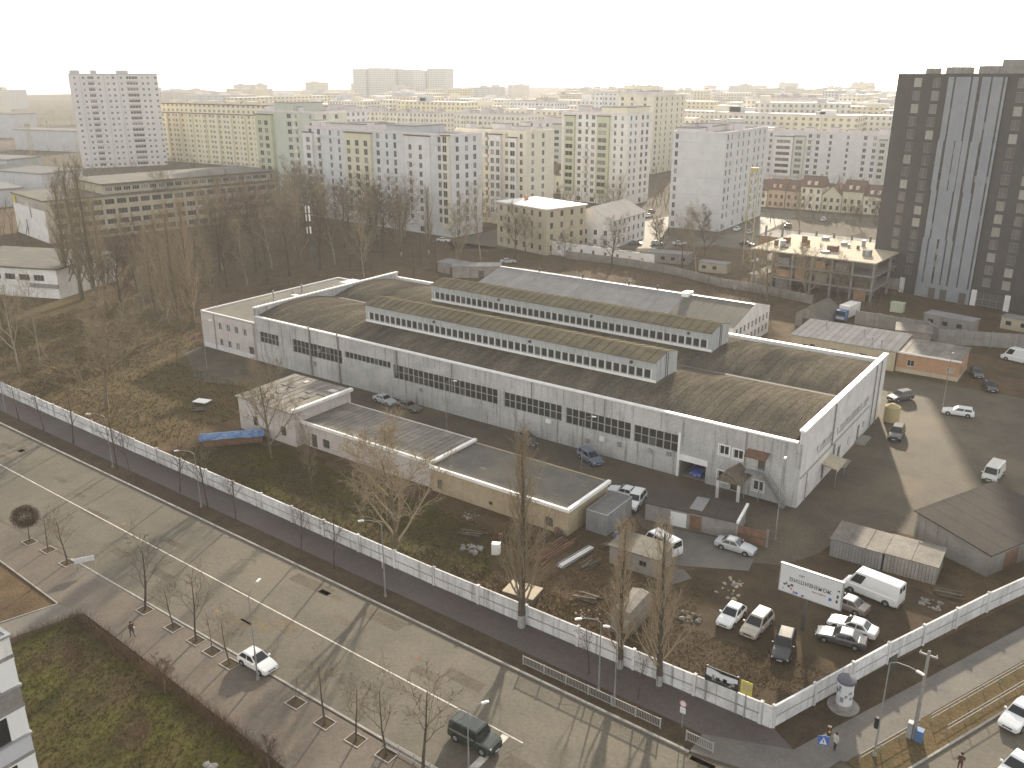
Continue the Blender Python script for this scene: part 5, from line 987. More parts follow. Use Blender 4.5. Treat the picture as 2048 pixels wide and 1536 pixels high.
cs2 = thing('unfinished_building', 'half built brown brick shell behind the concrete frame', 'building site', (-96,262,0), R(-3)); ops = [(2+i*5,1,2.2,2.2) for i in range(9)]; shell(cs2,0,48,0,14,5.5,ops,(),'orange_brick'); MB().box(0,48,0,14,5.5,5.8).build('floor_slab', MAT['concrete_raw'], cs2)
for i in range(9): MB().box(1+i*5.2,1.5+i*5.2,2,2.5,5.8,8.6).build('column', MAT['concrete_raw'], cs2)
# --- crane masts
def mast(label, pos, h, w=1.6):
    r = thing('tower_crane', label, 'crane', (*pos,0), .3); b = MB(); n = int(h/2)
    for x in (-w/2,w/2):
        for y in (-w/2,w/2): b.tube((x,y,0),(x,y,h),.11,n=4)
    for i in range(n):
        z0, z1 = i*h/n, (i+1)*h/n; s = 1 if i % 2 else -1
        for y in (-w/2,w/2): b.tube((-s*w/2,y,z0),(s*w/2,y,z1),.06,n=3)
        for x in (-w/2,w/2): b.tube((x,-s*w/2,z0),(x,s*w/2,z1),.06,n=3)
    b.build('mast', MAT['crane_yellow'], r); MB().box(-1,1,-1,1,h,h+1.2).build('cab', MAT['crane_yellow'], r)
mast('pale yellow lattice mast standing among the building sites', (-90,238), 27, 2.2)
mast('yellow lattice mast beside the white panel tower', (-498,246), 26)
# --- the hazy city towards the horizon
ft = thing('apartment_tower', 'large hazy cluster of white tower blocks standing above the horizon', 'apartment block', (-1170,1150,0), R(6))
for i, (x, w, h) in enumerate(((0,28,62),(28.5,30,63.5),(59,32,62),(92,34,60.5),(127,24,59),(152,36,62.5))): MB().box(x,x+w,(i%2)*6,26+(i%2)*6,0,h).build('tower_section', MAT['far_cool'], ft)
FAR_L = {'far_warm': 'cream apartment block fading into the haze towards the horizon', 'far_cool': 'greyish apartment block fading into the haze towards the horizon', 'far_yellow': 'yellowish apartment block fading into the haze towards the horizon'}
def far_block(x, y, L, D, h, rz, m):
    r = thing('distant_block', FAR_L[m], 'apartment block', (x,y,0), rz, 'distant blocks in the haze'); MB().box(-L/2,L/2,-D/2,D/2,0,h).build('wall', MAT[m], r)
    for k in range(2): q = RC.uniform(-L/2,L/4); MB().box(q,q+L*RC.uniform(.08,.2),-2,3,h,h+RC.uniform(1.5,4)).build('roof_cabin', MAT[RC.choice(('apt_grey','apt_white','apt_cream'))], r)
    MB().box(-L/2-.3,L/2+.3,-D/2-.3,D/2+.3,h-.5,h+.02).build('cornice', MAT['apt_pink'], r)
    for k in range(int(L/16)): q = -L/2+6+k*16; MB().box(q,q+5,-D/2-1.1,-D/2-.003,2,h-RC.uniform(.6,4)).build('bay', MAT[m], r)
head = math.radians(125.8)
for i in range(215):
    near_ = i < 75
    a = head + (RC.uniform(-.46,.30) if near_ else RC.uniform(-.57,.57)); d = RC.uniform(500,900) if near_ else 620*math.exp(RC.uniform(0,1.5)); x, y = d*math.cos(a), d*math.sin(a)
    if x < -380 and y < 440 and d < 800: continue
    if y < 500 or x > 560 or y > 3000: continue
    hh = min(RC.choice((20,24,27,28,30,30,32,34)) * RC.uniform(.9,1.12), 38 if d < 900 else 46)
    far_block(x, y, RC.uniform(35,75) if near_ else RC.uniform(35,110), RC.uniform(13,18), hh, RC.choice((0,0,0,math.pi/2,math.pi/2,.3,-.3)), RC.choice(('far_warm','far_warm','far_warm','far_cool','far_yellow')))
for (x, y, L, h) in ((-690,330,60,14),(-760,420,70,16),(-800,300,90,12),(-640,250,40,9),(-900,380,90,20),(-560,225,50,8),(-470,200,55,9),(-430,170,40,7),(-620,200,40,7)): 
    r = thing('distant_shed', 'low grey industrial shed on the far left beyond the institute block', 'shed', (x,y,0), RC.uniform(-.2,.3), 'industrial sheds on the far left'); MB().box(0,L,0,22,0,h).build('wall', MAT['apt_grey'], r); MB().box(-.5,L+.5,-.5,22.5,h,h+.6).build('roof', MAT['grey_sheet_roof'], r)
# --- apartment house with balconies at the lower left corner
ab = thing('balcony_house', 'apartment house with stacked white balconies cut off at the lower left corner', 'apartment block', (-63.2, -24.3, 0)); L, D, h = 21.5, 39.2, 28.5
ES = []
for i in range(10):
    for u in (3,9,15,21,27,31.2): ES.append((u, i*2.85+.9, 2.2, 1.5))
shell(ab,0,L,0,D,h,(),ES,'apt_grey'); windows(ab,0,L,0,D,(),ES,frame='frame_white',fw=.1); flat_roof(ab,0,L,0,D,h)
for i in range(10):
    for (u0,u1) in ((D-5.4,D+.0),(D-13.5,D-8.0)):
        z = i*2.85; bo = MB().box(L+.003,L+1.35,u0,u1,z-.14,z+.06).build('balcony', MAT['concrete_raw'], ab)
        MB().box(L+1.25,L+1.33,u0+.02,u1-.02,z+.06,z+1.05).box(L+.01,L+1.25,u1-.1,u1-.02,z+.06,z+1.05).build('balcony_panel', MAT[('white_plaster','apt_grey','concrete_raw')[(i+int(u0)) % 3]], bo)
        MB().box(L+1.2,L+1.42,u0-.03,u1+.05,z+1.05,z+1.16).box(L+.01,L+1.2,u1-.14,u1+.05,z+1.05,z+1.16).build('balcony_rail', MAT['grey_steel'], bo)
        if i % 4 != 1:
            g_ = MB().box(L+1.24,L+1.32,u0+.02,u0+.12,z+1.16,z+2.68).box(L+1.24,L+1.32,(u0+u1)/2-.06,(u0+u1)/2+.06,z+1.16,z+2.68).box(L+1.24,L+1.32,u1-.9,u1-.02,z+1.16,z+2.68).box(L+.01,L+1.25,u1-.12,u1-.04,z+1.16,z+2.68).box(L+1.23,L+1.33,u0,u1,z+2.6,z+2.7); g_.build('balcony_frame', MAT['frame_white'], bo)
            for q in (u0+.12,(u0+u1)/2+.06): MB().face([(L+1.28,q,z+1.16),(L+1.28,q+(u1-u0)/2-.2-(.8 if q > u0+1 else 0),z+1.16),(L+1.28,q+(u1-u0)/2-.2-(.8 if q > u0+1 else 0),z+2.68),(L+1.28,q,z+2.68)]).build('balcony_glass', MAT['glass'], bo)

# ================================================================ street furniture
def lamp(label, pos, h, az, arm=1.8, m='galvanised', z=.1, name='street_lamp', box=False):
    r = thing(name, label, 'street lamp', (*pos, z), R(az)); MB().tube((0,0,0),(0,0,h*.35),.085,.075,8).tube((0,0,h*.35),(0,0,h-.5),.06,.045,8).build('pole', MAT[m], r)
    MB().path([(0,0,h-.5),(arm*.25,0,h-.1),(arm*.7,0,h+.12),(arm,0,h+.15)], .04, 6).build('arm', MAT[m], r); MB().obox((arm+.25,0,h+.14),(.6,.2,.10)).obox((arm+.2,0,h+.20),(.4,.15,.06)).build('lamp_head', MAT['coping_white'], r)
    MB().tube((0,0,0),(0,0,.3),.16,.14,8).build('base', MAT['concrete_raw'], r)
    if box: MB().box(-.3,.3,-.2,.2,.9,1.7).build('switch_box', MAT['grey_steel'], r)
    return r
lamp('street lamp at the left edge in front of the white fence', (-145.2,60.3), 8.2, 225)
lamp('street lamp on the far verge behind the second painted road bay', (-111.3,58.6), 8.0, 225); lamp('street lamp on the far verge near the blue tarpaulin', (-90.9,58.4), 7.8, 225)
l4 = lamp('street lamp carrying a square crossing sign on the far verge', (-57.7,57.2), 9.0, 225)
MB().obox((.16,0,4.0),(.05,.75,.75),0).build('sign_plate', MAT['sign_white'], l4); MB().obox((.19,0,4.0),(.03,.42,.42),0,rx=R(45)).build('sign_symbol', MAT['ink_dark'], l4)
lamp('left of two street lamps at the railing before the poplars', (-31.8,57.3), 7.6, 225); lamp('right of two street lamps at the railing before the poplars', (-29.7,56.4), 7.8, 200, .7)
lamp('slim street lamp on the near pavement beside the white hatchback', (-57.7,40.5), 9.2, 110, 1.5); lamp('street lamp with bent arm in front of the dark green off-roader', (-34.9,42.6), 6.4, 60, 1.2)
lamp('lamp pole in the lane beside the middle garage block', (-82,96.4), 8.2, 20, 1.3, 'concrete_raw', 0); lamp('lamp pole in the lane beside the grey blue minivan', (-57.6,96.4), 8.0, 20, 1.3, 'concrete_raw', 0)
lamp('tall lamp pole beside the rusty gate before the hall corner', (-28.7,93.1), 10.1, 100, .7, 'concrete_raw', 0); lamp('leaning white lamp pole in front of the annex', (-137.4,93.2), 9.5, 30, 1.4, 'galvanised', 0); lamp('lamp pole beside the white estate car in the court', (-21.5,149.7), 9.8, 90, .8, 'concrete_raw', 0)
sl = lamp('street lamp with green street sign panel and traffic light at the side street', (-9.7,63.5), 9.4, -20, 2.2)
MB().obox((-.1,.55,8.6),(.05,1.1,1.5)).build('street_sign', MAT['paint_green'], sl)
tl = MB().box(-.35,-.08,-.16,.16,2.6,3.6).build('traffic_light', MAT['trim_black'], sl)
for i in range(3): MB().tube((-.36,0,2.78+i*.31),(-.42,0,2.78+i*.31),.10,.10,10).build('light_lens', MAT[('glass_dusty','sign_yellow','tail_glass')[i]], tl)
for i, (p, h) in enumerate((((-157.4,173.1),8.1),((-158.7,184.0),9.1),((-168,188),8.5))):
    up = thing('utility_pole', ('dark wooden pole by the track behind the hall, nearest the hall roof', 'dark wooden pole by the track beside the light grey shed', 'dark wooden pole by the track farthest into the wood')[i], 'pole', (*p,0)); MB().tube((0,0,0),(0,0,h),.15,.11,7).build('pole', MAT['bark'], up); MB().box(-.8,.8,-.06,.06,h-.6,h-.48).build('crossarm', MAT['bark'], up)
    for x in (-.7,0,.7): MB().tube((x,0,h-.48),(x,0,h-.28),.05,.03,6).build('insulator', MAT['sign_white'], up)
up = thing('utility_pole', 'concrete utility pole with grey cabinet at the side street railing', 'pole', (-7.6,67.4,.1)); MB().tube((0,0,0),(0,0,8.6),.17,.12,8).build('pole', MAT['concrete_raw'], up); MB().box(-.7,.7,-.06,.06,8.1,8.25).build('crossarm', MAT['galvanised'], up); MB().box(-.55,-.15,-.25,.25,.0,1.5).build('cabinet', MAT['grey_steel'], up); MB().box(.1,.7,-.3,.3,0,1.1).build('cabinet', MAT['sheet_blue'], up)
for s in (-.6,.6): MB().tube((s,0,8.25),(s,0,8.45),.05,.03,6).build('insulator', MAT['sign_white'], up)
ct = thing('antenna_mast', 'tall slim antenna mast with white aerials rising from the wood', 'mast', (-169.5,148.6,0)); MB().tube((0,0,0),(0,0,12),.22,.17,8).tube((0,0,12),(0,0,22.4),.15,.08,8).build('pole', MAT['dark_steel'], ct)
for i, z in enumerate((15.5,18.6,20.6)):
    for a in (0,2.1,4.2): MB().obox((.5*math.cos(a),.5*math.sin(a),z),(.16,.32,1.6),a).build('aerial', MAT['coping_white'], ct)
    MB().tube((0,0,z-.1),(0,0,z+.1),.5,.5,10).build('aerial_ring', MAT['dark_steel'], ct)
# --- billboard
bbd = thing('billboard', 'white billboard with embroidery lettering on a post over the dirt lot', 'billboard', (-19.9,77.3,0), R(-2)); MB().tube((-.3,.1,0),(-.3,.1,3.7),.22,.2,10).build('post', MAT['dark_steel'], bbd)
MB().box(-3.1,3.1,-.12,.2,3.5,6.6).build('frame', MAT['grey_steel'], bbd); MB().box(-3.0,3.0,-.15,-.121,3.6,6.5).build('poster', MAT['sign_white'], bbd)
def text(parent, s, size, loc, m, rot=(R(90),0,0), name='lettering', ext=.006):
    cu = bpy.data.curves.new(name, 'FONT'); cu.body = s; cu.size = size; cu.align_x = 'CENTER'; cu.extrude = ext; cu.resolution_u = 2; o = bpy.data.objects.new('tmp', cu); COL.objects.link(o)
    me = bpy.data.meshes.new_from_object(o.evaluated_get(bpy.context.evaluated_depsgraph_get())); bpy.data.objects.remove(o); me.materials.clear(); me.materials.append(MAT[m]); return put(name, me, parent, loc, rot=rot)
text(bbd, 'вишиванок', .78, (0,-.165,4.95), 'ink_dark'); text(bbd, 'світ', .34, (-.9,-.165,5.75), 'ink_dark'); text(bbd, 'виставка', .30, (.9,-.165,4.5), 'ink_red')
rb = random.Random(8)
for i in range(14):
    x = rb.uniform(-2.8,-.6) if i < 9 else rb.uniform(1.6,2.8); z = rb.uniform(3.7,4.6) if i < 9 else rb.uniform(3.8,5.9); MB().obox((x,-.158,z),(rb.uniform(.1,.35),.01,rb.uniform(.1,.35)),0).build('printed_flower', MAT[rb.choice(('ink_dark','paint_green','paint_green','ink_red','sign_blue'))], bbd)
# --- advertising column
ac = thing('advertising_column', 'round advertising column with dark cap beside the side street fence', 'column', (-13.5,68.1,0)); MB().tube((0,0,0),(0,0,.12),1.35,1.35,20).tube((0,0,.12),(0,0,.5),.78,.75,20).build('base', MAT['concrete_raw'], ac); MB().tube((0,0,.5),(0,0,2.7),.68,.68,24).build('drum', MAT['sign_white'], ac); MB().tube((0,0,2.7),(0,0,2.95),.82,.78,24).tube((0,0,2.95),(0,0,3.1),.78,.3,24).build('cap', MAT['ink_dark'], ac)
for i in range(14):
    a = rb.uniform(3.6,6.6); z = rb.uniform(.8,2.3); MB().obox((.69*math.cos(a),.69*math.sin(a),z),(.02,rb.uniform(.2,.4),rb.uniform(.25,.5)),a).build('poster', MAT[rb.choice(('sign_white','ink_dark','frame_grey','galvanised'))], ac)
# --- banners behind the front fence
bn = thing('banner', 'green and white picture banner fixed above the front fence near the corner', 'banner', (-23.7,61.55,0)); MB().box(0,3.05,-.04,0,2.38,3.88).build('canvas', MAT['paint_green'], bn)
MB().face([(.1,-.045,3.0),(1.5,-.045,2.75),(2.95,-.045,3.2),(2.95,-.045,3.6),(1.5,-.045,3.55),(.6,-.045,3.75),(.1,-.045,3.7)]).build('printed_cloud', MAT['sign_white'], bn)
for i in range(12): x = rb.uniform(.1,2.6); MB().box(x,x+rb.uniform(.15,.4),-.052,-.046,rb.uniform(2.45,2.8),rb.uniform(2.85,3.2)).build('printed_house', MAT[rb.choice(('ink_dark','galvanised','frame_grey'))], bn)
for x in (.15,2.9): MB().box(x-.05,x+.05,.01,.09,0,3.9).build('post', MAT['grey_steel'], bn)
yn = thing('notice_board', 'bright yellow notice board beside the green picture banner', 'sign', (-20.45,61.5,0)); MB().box(0,1.0,-.04,0,2.6,3.85).build('board', MAT['sign_yellow'], yn); MB().box(.12,.88,-.048,-.041,2.85,3.65).build('printed_field', MAT['crane_yellow'], yn); MB().box(.45,.55,.01,.1,0,3.8).build('post', MAT['grey_steel'], yn)
# --- road signs
rs1 = thing('road_sign', 'round road sign on a grey post behind the railing', 'sign', (-23.7,57.3,.12)); MB().tube((0,0,0),(0,0,2.7),.045,n=7).build('post', MAT['galvanised'], rs1); MB().tube((0,-.05,2.5),(0,-.08,2.5),.34,.34,18).build('sign_disc', MAT['ink_red'], rs1); MB().tube((0,-.081,2.5),(0,-.095,2.5),.25,.25,18).build('sign_face', MAT['sign_white'], rs1); MB().box(-.25,.25,-.08,-.05,1.55,2.1).build('sign_plate', MAT['sign_white'], rs1)
rs2 = thing('crossing_sign', 'blue and white pedestrian crossing sign at the street corner', 'sign', (-13.0,60.2,.12), R(20)); MB().tube((0,0,0),(0,0,2.6),.05,n=7).build('post', MAT['galvanised'], rs2); MB().box(-.42,.42,-.08,-.05,1.75,2.6).build('sign_plate', MAT['sign_blue'], rs2); MB().face([(-.3,-.084,1.85),(.3,-.084,1.85),(0,-.084,2.5)]).build('sign_triangle', MAT['sign_white'], rs2)
MB().box(-.04,.04,-.09,-.086,1.95,2.28).build('walking_figure', MAT['ink_dark'], rs2); t2 = MB().box(.2,.48,-.1,.15,2.75,3.55).build('traffic_light', MAT['trim_black'], rs2); MB().tube((0,0,2.6),(.3,0,2.75),.04,n=5).build('bracket', MAT['galvanised'], rs2)
for i in range(3): MB().tube((.34,-.1,2.9+i*.25),(.34,-.14,2.9+i*.25),.09,.09,10).build('light_lens', MAT[('glass_dusty','sign_yellow','tail_glass')[i]], t2)
rs3 = thing('road_sign', 'long white info board on two legs at the near kerb', 'sign', (-88.53, 41.67)+(.12,), R(62)); MB().box(-1.0,1.0,-.04,.04,.9,1.5).build('board', MAT['sign_white'], rs3)
for x in (-.8,.8): MB().tube((x,0,0),(x,0,.9),.035,n=5).build('post', MAT['galvanised'], rs3)
# --- picket railing on the far kerb, tube rails on the side street
ra = thing('picket_railing', 'low grey picket railing along the far kerb at the crossing', 'railing', (-39.4,56.4,.1)); nS = 8; sw = 19.0/nS
b = MB(); b.box(.04,sw-.04,-.03,.03,.92,.98); b.box(.04,sw-.04,-.025,.025,.12,.17)
fr = b.mesh('rail_frame', MAT['frame_grey']); b = MB()
for i in range(15): b.box(.1+i*(sw-.2)/14-.015,.1+i*(sw-.2)/14+.015,-.015,.015,.17,.92)
pk = b.mesh('pickets', MAT['frame_grey']); po = MB().box(-.04,.04,-.04,.04,0,1.05).mesh('post', MAT['frame_grey'])
for i in range(nS+1):
    put('post', po, ra, (i*sw,-.035*i,0))
    if i < nS and i != 6: f = put('rail_frame', fr, ra, (i*sw,-.035*i,0), -.015); q = put('pickets', pk, f); q['kind'] = 'stuff'
for off, t0, t1, lb in ((3.7,3.4,11,'short tube railing left of the utility pole'), (3.8,12.4,60,'long tube railing on the inner edge of the side street verge'), (5.3,12.4,60,'long tube railing on the outer edge of the side street verge')):
    p, q = cross(t0,off), cross(t1,off); r = thing('tube_railing', lb, 'railing', (*p,.1), R(67)); Ln = t1-t0
    for z in (.45,.85): MB().tube((0,0,z),(Ln,0,z),.03,n=6).build('rail', MAT['frame_grey'], r)
    pm_ = MB().tube((0,0,0),(0,0,.87),.04,n=6).mesh('post', MAT['grey_sheet_roof'])
    for i in range(int(Ln/2.5)+1): put('post', pm_, r, (i*2.5,0,0))
pr = thing('picket_railing', 'pale picket railing on the near kerb under the last street trees', 'railing', (-42.66, 41.17)+(.12,)); 
for i in range(5):
    f = put('rail_frame', fr, pr, (i*sw*.7,-.02,0), scale=(.7,1,.8)); put('pickets', pk, f)['kind'] = 'stuff'; put('post', po, pr, (i*sw*.7,0,0), scale=(1,1,.8))
# ================================================================ clutter in the yard
tp = thing('tarpaulin_shelter', 'blue tarpaulin over a low rust brown shelter behind the fence', 'shelter', (-107.0,70.2,0), R(50)); MB().box(0,8.6,.1,2.2,0,1.3).build('wall', MAT['rust_metal'], tp); rings = []
for i in range(9):
    x = -.3+i*9.2/8; w_ = rb.uniform(-.1,.1); rings.append([(x,-.25,1.15+w_),(x,.2,1.45+w_*.5),(x,1.1,1.75+rb.uniform(-.1,.1)),(x,2.0,1.5-w_*.4),(x,2.5,1.1+w_),(x,2.4,1.05+w_),(x,1.1,1.6),(x,-.2,1.08+w_)])
MB().loft(rings).build('tarpaulin', MAT['tarp_blue'], tp)
sb = thing('white_slab', 'white board lying on scrap in the meadow clearing', 'board', (-122.8,81.6,0), .3); MB().box(-1.3,1.3,-.9,.9,.5,.6).build('board', MAT['coping_white'], sb)
for x in (-1,1): MB().box(x-.15,x+.15,-.7,.7,0,.5).build('support', MAT['old_wood'], sb)
pp_ = thing('pipe_stack', 'stack of white pipes lying beside the brown scrap rails', 'pipes', (-45.6,75.6,0), R(83))
for i in range(7): MB().tube((-2.8,(i%4)*.3-.4+(.15 if i > 3 else 0),.15+(.26 if i > 3 else 0)),(2.8,(i%4)*.3-.4+(.15 if i > 3 else 0)+rb.uniform(-.1,.1),.15+(.26 if i > 3 else 0)),.10,n=8).build('pipe', MAT['coping_white' if i % 3 else 'galvanised'], pp_)
sc_ = thing('scrap_rails', 'rows of brown scrap rails stacked in front of the tan garage wall', 'scrap', (-48.6,75.4,0), R(86))
for i in range(12): MB().obox((rb.uniform(-.5,.5),(i%6)*.36-.9,.12+(i//6)*.24),(rb.uniform(5,7),.16,.2),rb.uniform(-.04,.04)).build('rail', MAT['rust_metal'], sc_)
def rubble(label, pos, n, s, m, name='rubble_heap', spread=1.2):
    r = thing(name, label, 'rubble', (*pos,0))
    for i in range(n*3):
        s2_ = s*rb.choice((.3,.45,.45,.7)); a, c, e = [rb.uniform(.4,1)*s2_ for _ in range(3)]; ring = [[(a*math.cos(t)*k+rb.uniform(-.1,.1)*s, c*math.sin(t)*k+rb.uniform(-.1,.1)*s, z*e) for t in [j*1.047 for j in range(6)]] for z, k in ((0,1),(.45,.95),(.9,.5))]
        MB().loft(ring).build('lump', MAT[m if rb.random() < .75 else 'concrete_raw'], r, (rb.uniform(-spread,spread), rb.uniform(-spread,spread)*.7, 0))
for lb, p, n, s, m in (('pale rubble lumps near the billboard, farther heap', (-29.1,81.3), 4, .55, 'beige_plaster'), ('pale rubble lumps right behind the white hatchback row', (-28.7,78.9), 3, .6, 'beige_plaster'), ('broken timber heap left of the parked cars', (-30.2,72.3), 8, .7, 'old_wood'), ('grey rubble by the metal garages', (-10.6,89.5), 7, .6, 'concrete_raw'), ('scrap heap with pale blocks on the lawn behind the fence', (-56.4,70.4), 6, .7, 'concrete_raw'), ('rubble near the tan garage wall and the slender poplar', (-61.9,76.6), 6, .45, 'concrete_raw'), ('brick rubble at the corner of the concrete shed', (-17.0,101.0), 7, .5, 'beige_plaster'), ('pale stones on the dirt beside the tin garage shell', (-38.6,67.0), 5, .35, 'beige_plaster'), ('manhole slab lying in the near lawn', (-52.4,31.2), 1, .9, 'concrete_raw')): rubble(lb, p, n, s, m)
ch = thing('scrap_cabinet', 'pale upright scrap cabinet on the lawn behind the fence', 'cabinet', (-53.6,71.2,0), .5); MB().box(-.5,.5,-.35,.35,0,1.4).build('body', MAT['coping_white'], ch); MB().box(-.42,.42,-.39,-.351,.1,1.3).build('door', MAT['frame_white'], ch)
tk = thing('storage_tank', 'yellow tank standing at the far corner of the hall end', 'tank', (-27.2,140.6,0)); MB().tube((0,0,.2),(0,0,2.6),1.2,1.2,16).tube((0,0,2.6),(0,0,3.1),1.2,.3,16).build('drum', MAT['crane_yellow'], tk)
for a in (0,2.1,4.2): MB().tube((math.cos(a),math.sin(a),0),(math.cos(a),math.sin(a),.3),.08,n=5).build('leg', MAT['dark_steel'], tk)
tk2 = thing('green_skip', 'lime green bin by the foot of the black tower', 'bin', (-43.5,213,0)); MB().box(-1.4,1.4,-1,1,.2,2.2).build('body', MAT['apt_green'], tk2); MB().box(-1.5,1.5,-1.1,1.1,2.2,2.4).build('lid', MAT['apt_green'], tk2)
# ================================================================ hedges, grass, litter
RG = random.Random(21)
def brush(C, x, y, z, h, w, n, t=.012, lean=.35):
    for i in range(n):
        a, b_ = x+RG.gauss(0,w), y+RG.gauss(0,w); v = Vector((RG.gauss(0,lean),RG.gauss(0,lean),1)).normalized()*RG.uniform(.4,1)*h; s = Vector((RG.uniform(-1,1),RG.uniform(-1,1),0)).normalized()*t
        p = Vector((a,b_,z)); C.face([p-s,p+s,p+v]); q = p+v*RG.uniform(.3,.7); u = (v+Vector((RG.gauss(0,.5),RG.gauss(0,.5),RG.gauss(0,.3)))*h*.6)*.5; C.face([q-s*.8,q+s*.8,q+u])
def hedge(label, pts, h, dens, m='twig_red'):
    r = thing('hedge', label, 'hedge', (0,0,0)); C = MB()
    for a, c in zip(pts[:-1], pts[1:]):
        n = int(math.dist(a,c)*dens)
        for i in range(n): t = RG.random(); brush(C, a[0]+(c[0]-a[0])*t, a[1]+(c[1]-a[1])*t, .05, h*RG.uniform(.6,1.1), .32, 5)
    C.build('twigs', MAT[m], r)
hedge('bare brown hedge along the near lawn beside the red pavement', [(-80.6,36.1),(-66,35.3),(-56,34.9),(-47,34.0)], 1.35, 28); hedge('bare hedge on the short side of the near lawn beside the grey path', [(-80.6,36.3),(-81.6,31.2),(-82,24)], 1.2, 26, 'twig')
sh = [((-72,31),2.6),((-63,34.5),3.0),((-76,27),2.2),((-58,29),2.4),((-48,33.8),2.2)]
for i, (p, h) in enumerate(sh): tree('bushy_red', i % 2, p, h, f'{ORD[i]} low bare shrub on the near lawn', 'bare_shrub', 'shrubs on the near lawn', 1.3)
def scatter(name, label, polys, n, hs, w, mats, z=.03, lean=.6):
    C = MB()
    for k in range(n):
        x0, x1, y0, y1 = RG.choices(polys, [(p[1]-p[0])*(p[3]-p[2]) for p in polys])[0]; x, y = RG.uniform(x0,x1), RG.uniform(y0,y1); mi = RG.randrange(len(mats)); h = RG.uniform(*hs)
        for j in range(3):
            v = Vector((RG.gauss(0,lean),RG.gauss(0,lean),1)).normalized()*h; s = Vector((RG.uniform(-1,1),RG.uniform(-1,1),0)).normalized()*w; p = Vector((x+RG.gauss(0,.08),y+RG.gauss(0,.08),z)); C.face([p-s,p+s,p+v], mi)
    o = C.build(name, [MAT[m] for m in mats]); tag(o, label, None, None, 'stuff')
for nm, c in (('blade_green',(.062,.07,.02)),('blade_dry',(.12,.092,.045)),('leaf_brown',(.10,.055,.026)),('leaf_pale',(.16,.115,.062))): mat(nm, c, None, rough=1, spec=.1, fine=.15)
scatter('grass', 'short mottled grass of the near lawn', [(-80,-46,10,35),(-46,-22,10,33)], 22000, (.08,.25), .03, ['blade_green','blade_dry','blade_green','leaf_brown'], .06)
scatter('grass_meadow', 'dry tufts and fallen leaves of the meadow', [(-165,-113,65,92),(-200,-150,70,112)], 14000, (.12,.45), .05, ['blade_dry','leaf_brown','leaf_pale','blade_dry'], .02)
scatter('grass_lawn', 'sparse grass behind the front fence', [(-110,-50,63,76),(-50,-36,63,68)], 9000, (.08,.28), .04, ['blade_green','leaf_brown','blade_dry'], .02)
scatter('leaf_litter', 'fallen leaves and weeds on the dirt lot', [(-38,-20,63.5,71),(-46,-30,66,80),(-24,-14,66.5,72),(-60,-38,63,68)], 15000, (.03,.14), .05, ['leaf_brown','leaf_pale','blade_dry'], .02, 1.5)
C = MB()
for k in range(2400): x, y = RG.uniform(-300,-150), RG.uniform(112,215); brush(C, x, y, 0, RG.uniform(1.2,4.0), 1.0, 4, .03, .3)
for k in range(900): x, y = RG.uniform(-150,-70), RG.uniform(196,225); brush(C, x, y, 0, RG.uniform(1.0,3.0), .8, 4, .03, .35)
for k in range(500): x, y = RG.uniform(-84,-46), RG.uniform(206,262); brush(C, x, y, 0, RG.uniform(1.5,4.0), 1.0, 4, .04, .35)
tag(C.build('undergrowth', MAT['twig']), 'tangled brown undergrowth of the wood behind the hall', None, None, 'stuff')
# trees around the estate, standing singly
for i, (p, h, kd, lb) in enumerate((((-183,196),17,'poplar','bare poplar in front of the cream block, left of the four storey house'), ((-178,203),19,'poplar','tallest bare poplar beside the four storey house'), ((-196,210),15,'broad','bare tree at the corner of the white block'), ((-120,214),12,'broad','bare tree before the ruined wall'), ((-98,222),14,'pale','bushy bare tree in front of the blank gable wall'), ((-104,226),11,'broad','smaller bare tree beside the bushy one at the blank gable'), ((-72,206),12,'bushy','brown tree in front of the concrete building frame'), ((-64,210),11,'bushy','second brown tree in front of the concrete building frame'), ((-132,208),9,'broad','small bare tree over the far yard wall'), ((-57,212),9,'broad','low tree between gabled shed and building frame'), ((-150,215),10,'broad','bare tree left of the ruined wall'))):
    tree(kd, i % 2, p, h, lb)
for i, p in enumerate(((-232,222),(-247,224),(-262,226),(-215,218),(-280,230),(-205,222))): tree(('broad','pale')[i % 2], i % 2, p, 13+i % 3*2, f'{ORD[i]} bare tree in the line at the foot of the white block', 'bare_tree', 'trees at the foot of the white block')
for i, (p, hd, kd, cl) in enumerate((((-188,222),10,'sedan','white'),((-150,206),40,'sedan','silver'),((-118,300),95,'sedan','white'),((-112,296),95,'hatch','silver'),((-106,318),95,'sedan','darkgrey'),((-172,300),0,'wagon','white'),((-166,306),5,'sedan','white'),((-100,340),95,'hatch','white'))): car(kd, cl, ('white car by the corner of the white block','silver car on the track behind the hall','white car parked beside the blank gable block','silver hatchback near the blank gable block','dark car in the street of town houses','white estate car between the estate blocks','white sedan next to the estate car between the blocks','white hatchback before the town houses')[i], p, hd)
# weeds behind the fence and by the garages; brown treetops among the far blocks
C = MB()
for k in range(1500): x, y = RG.uniform(-112,-48), RG.choice((RG.uniform(62.6,65),RG.uniform(62.6,77))); brush(C, x, y, .02, RG.uniform(.3,1.2), .4, 4, .015, .5)
for k in range(700): x, y = RG.uniform(-200,-114), RG.uniform(66,100); brush(C, x, y, .02, RG.uniform(.3,1.5), .6, 4, .018, .5)
tag(C.build('weeds', MAT['weed']), 'tall dead weeds behind the front fence and on the meadow', None, None, 'stuff')
C = MB()
for k in range(2600):
    a = math.radians(125.8) + RG.uniform(-.57,.57); d = 320*math.exp(RG.uniform(0,1.9)); x, y = d*math.cos(a), d*math.sin(a)
    if y < 300 and x > -300 or d < 340 or y > 3000: continue
    brush(C, x, y, 0, RG.uniform(5,11), 3.0, 5, .16, .3)
tag(C.build('far_woods', MAT['twig']), 'brown bare treetops massed among the far apartment blocks', None, None, 'stuff')
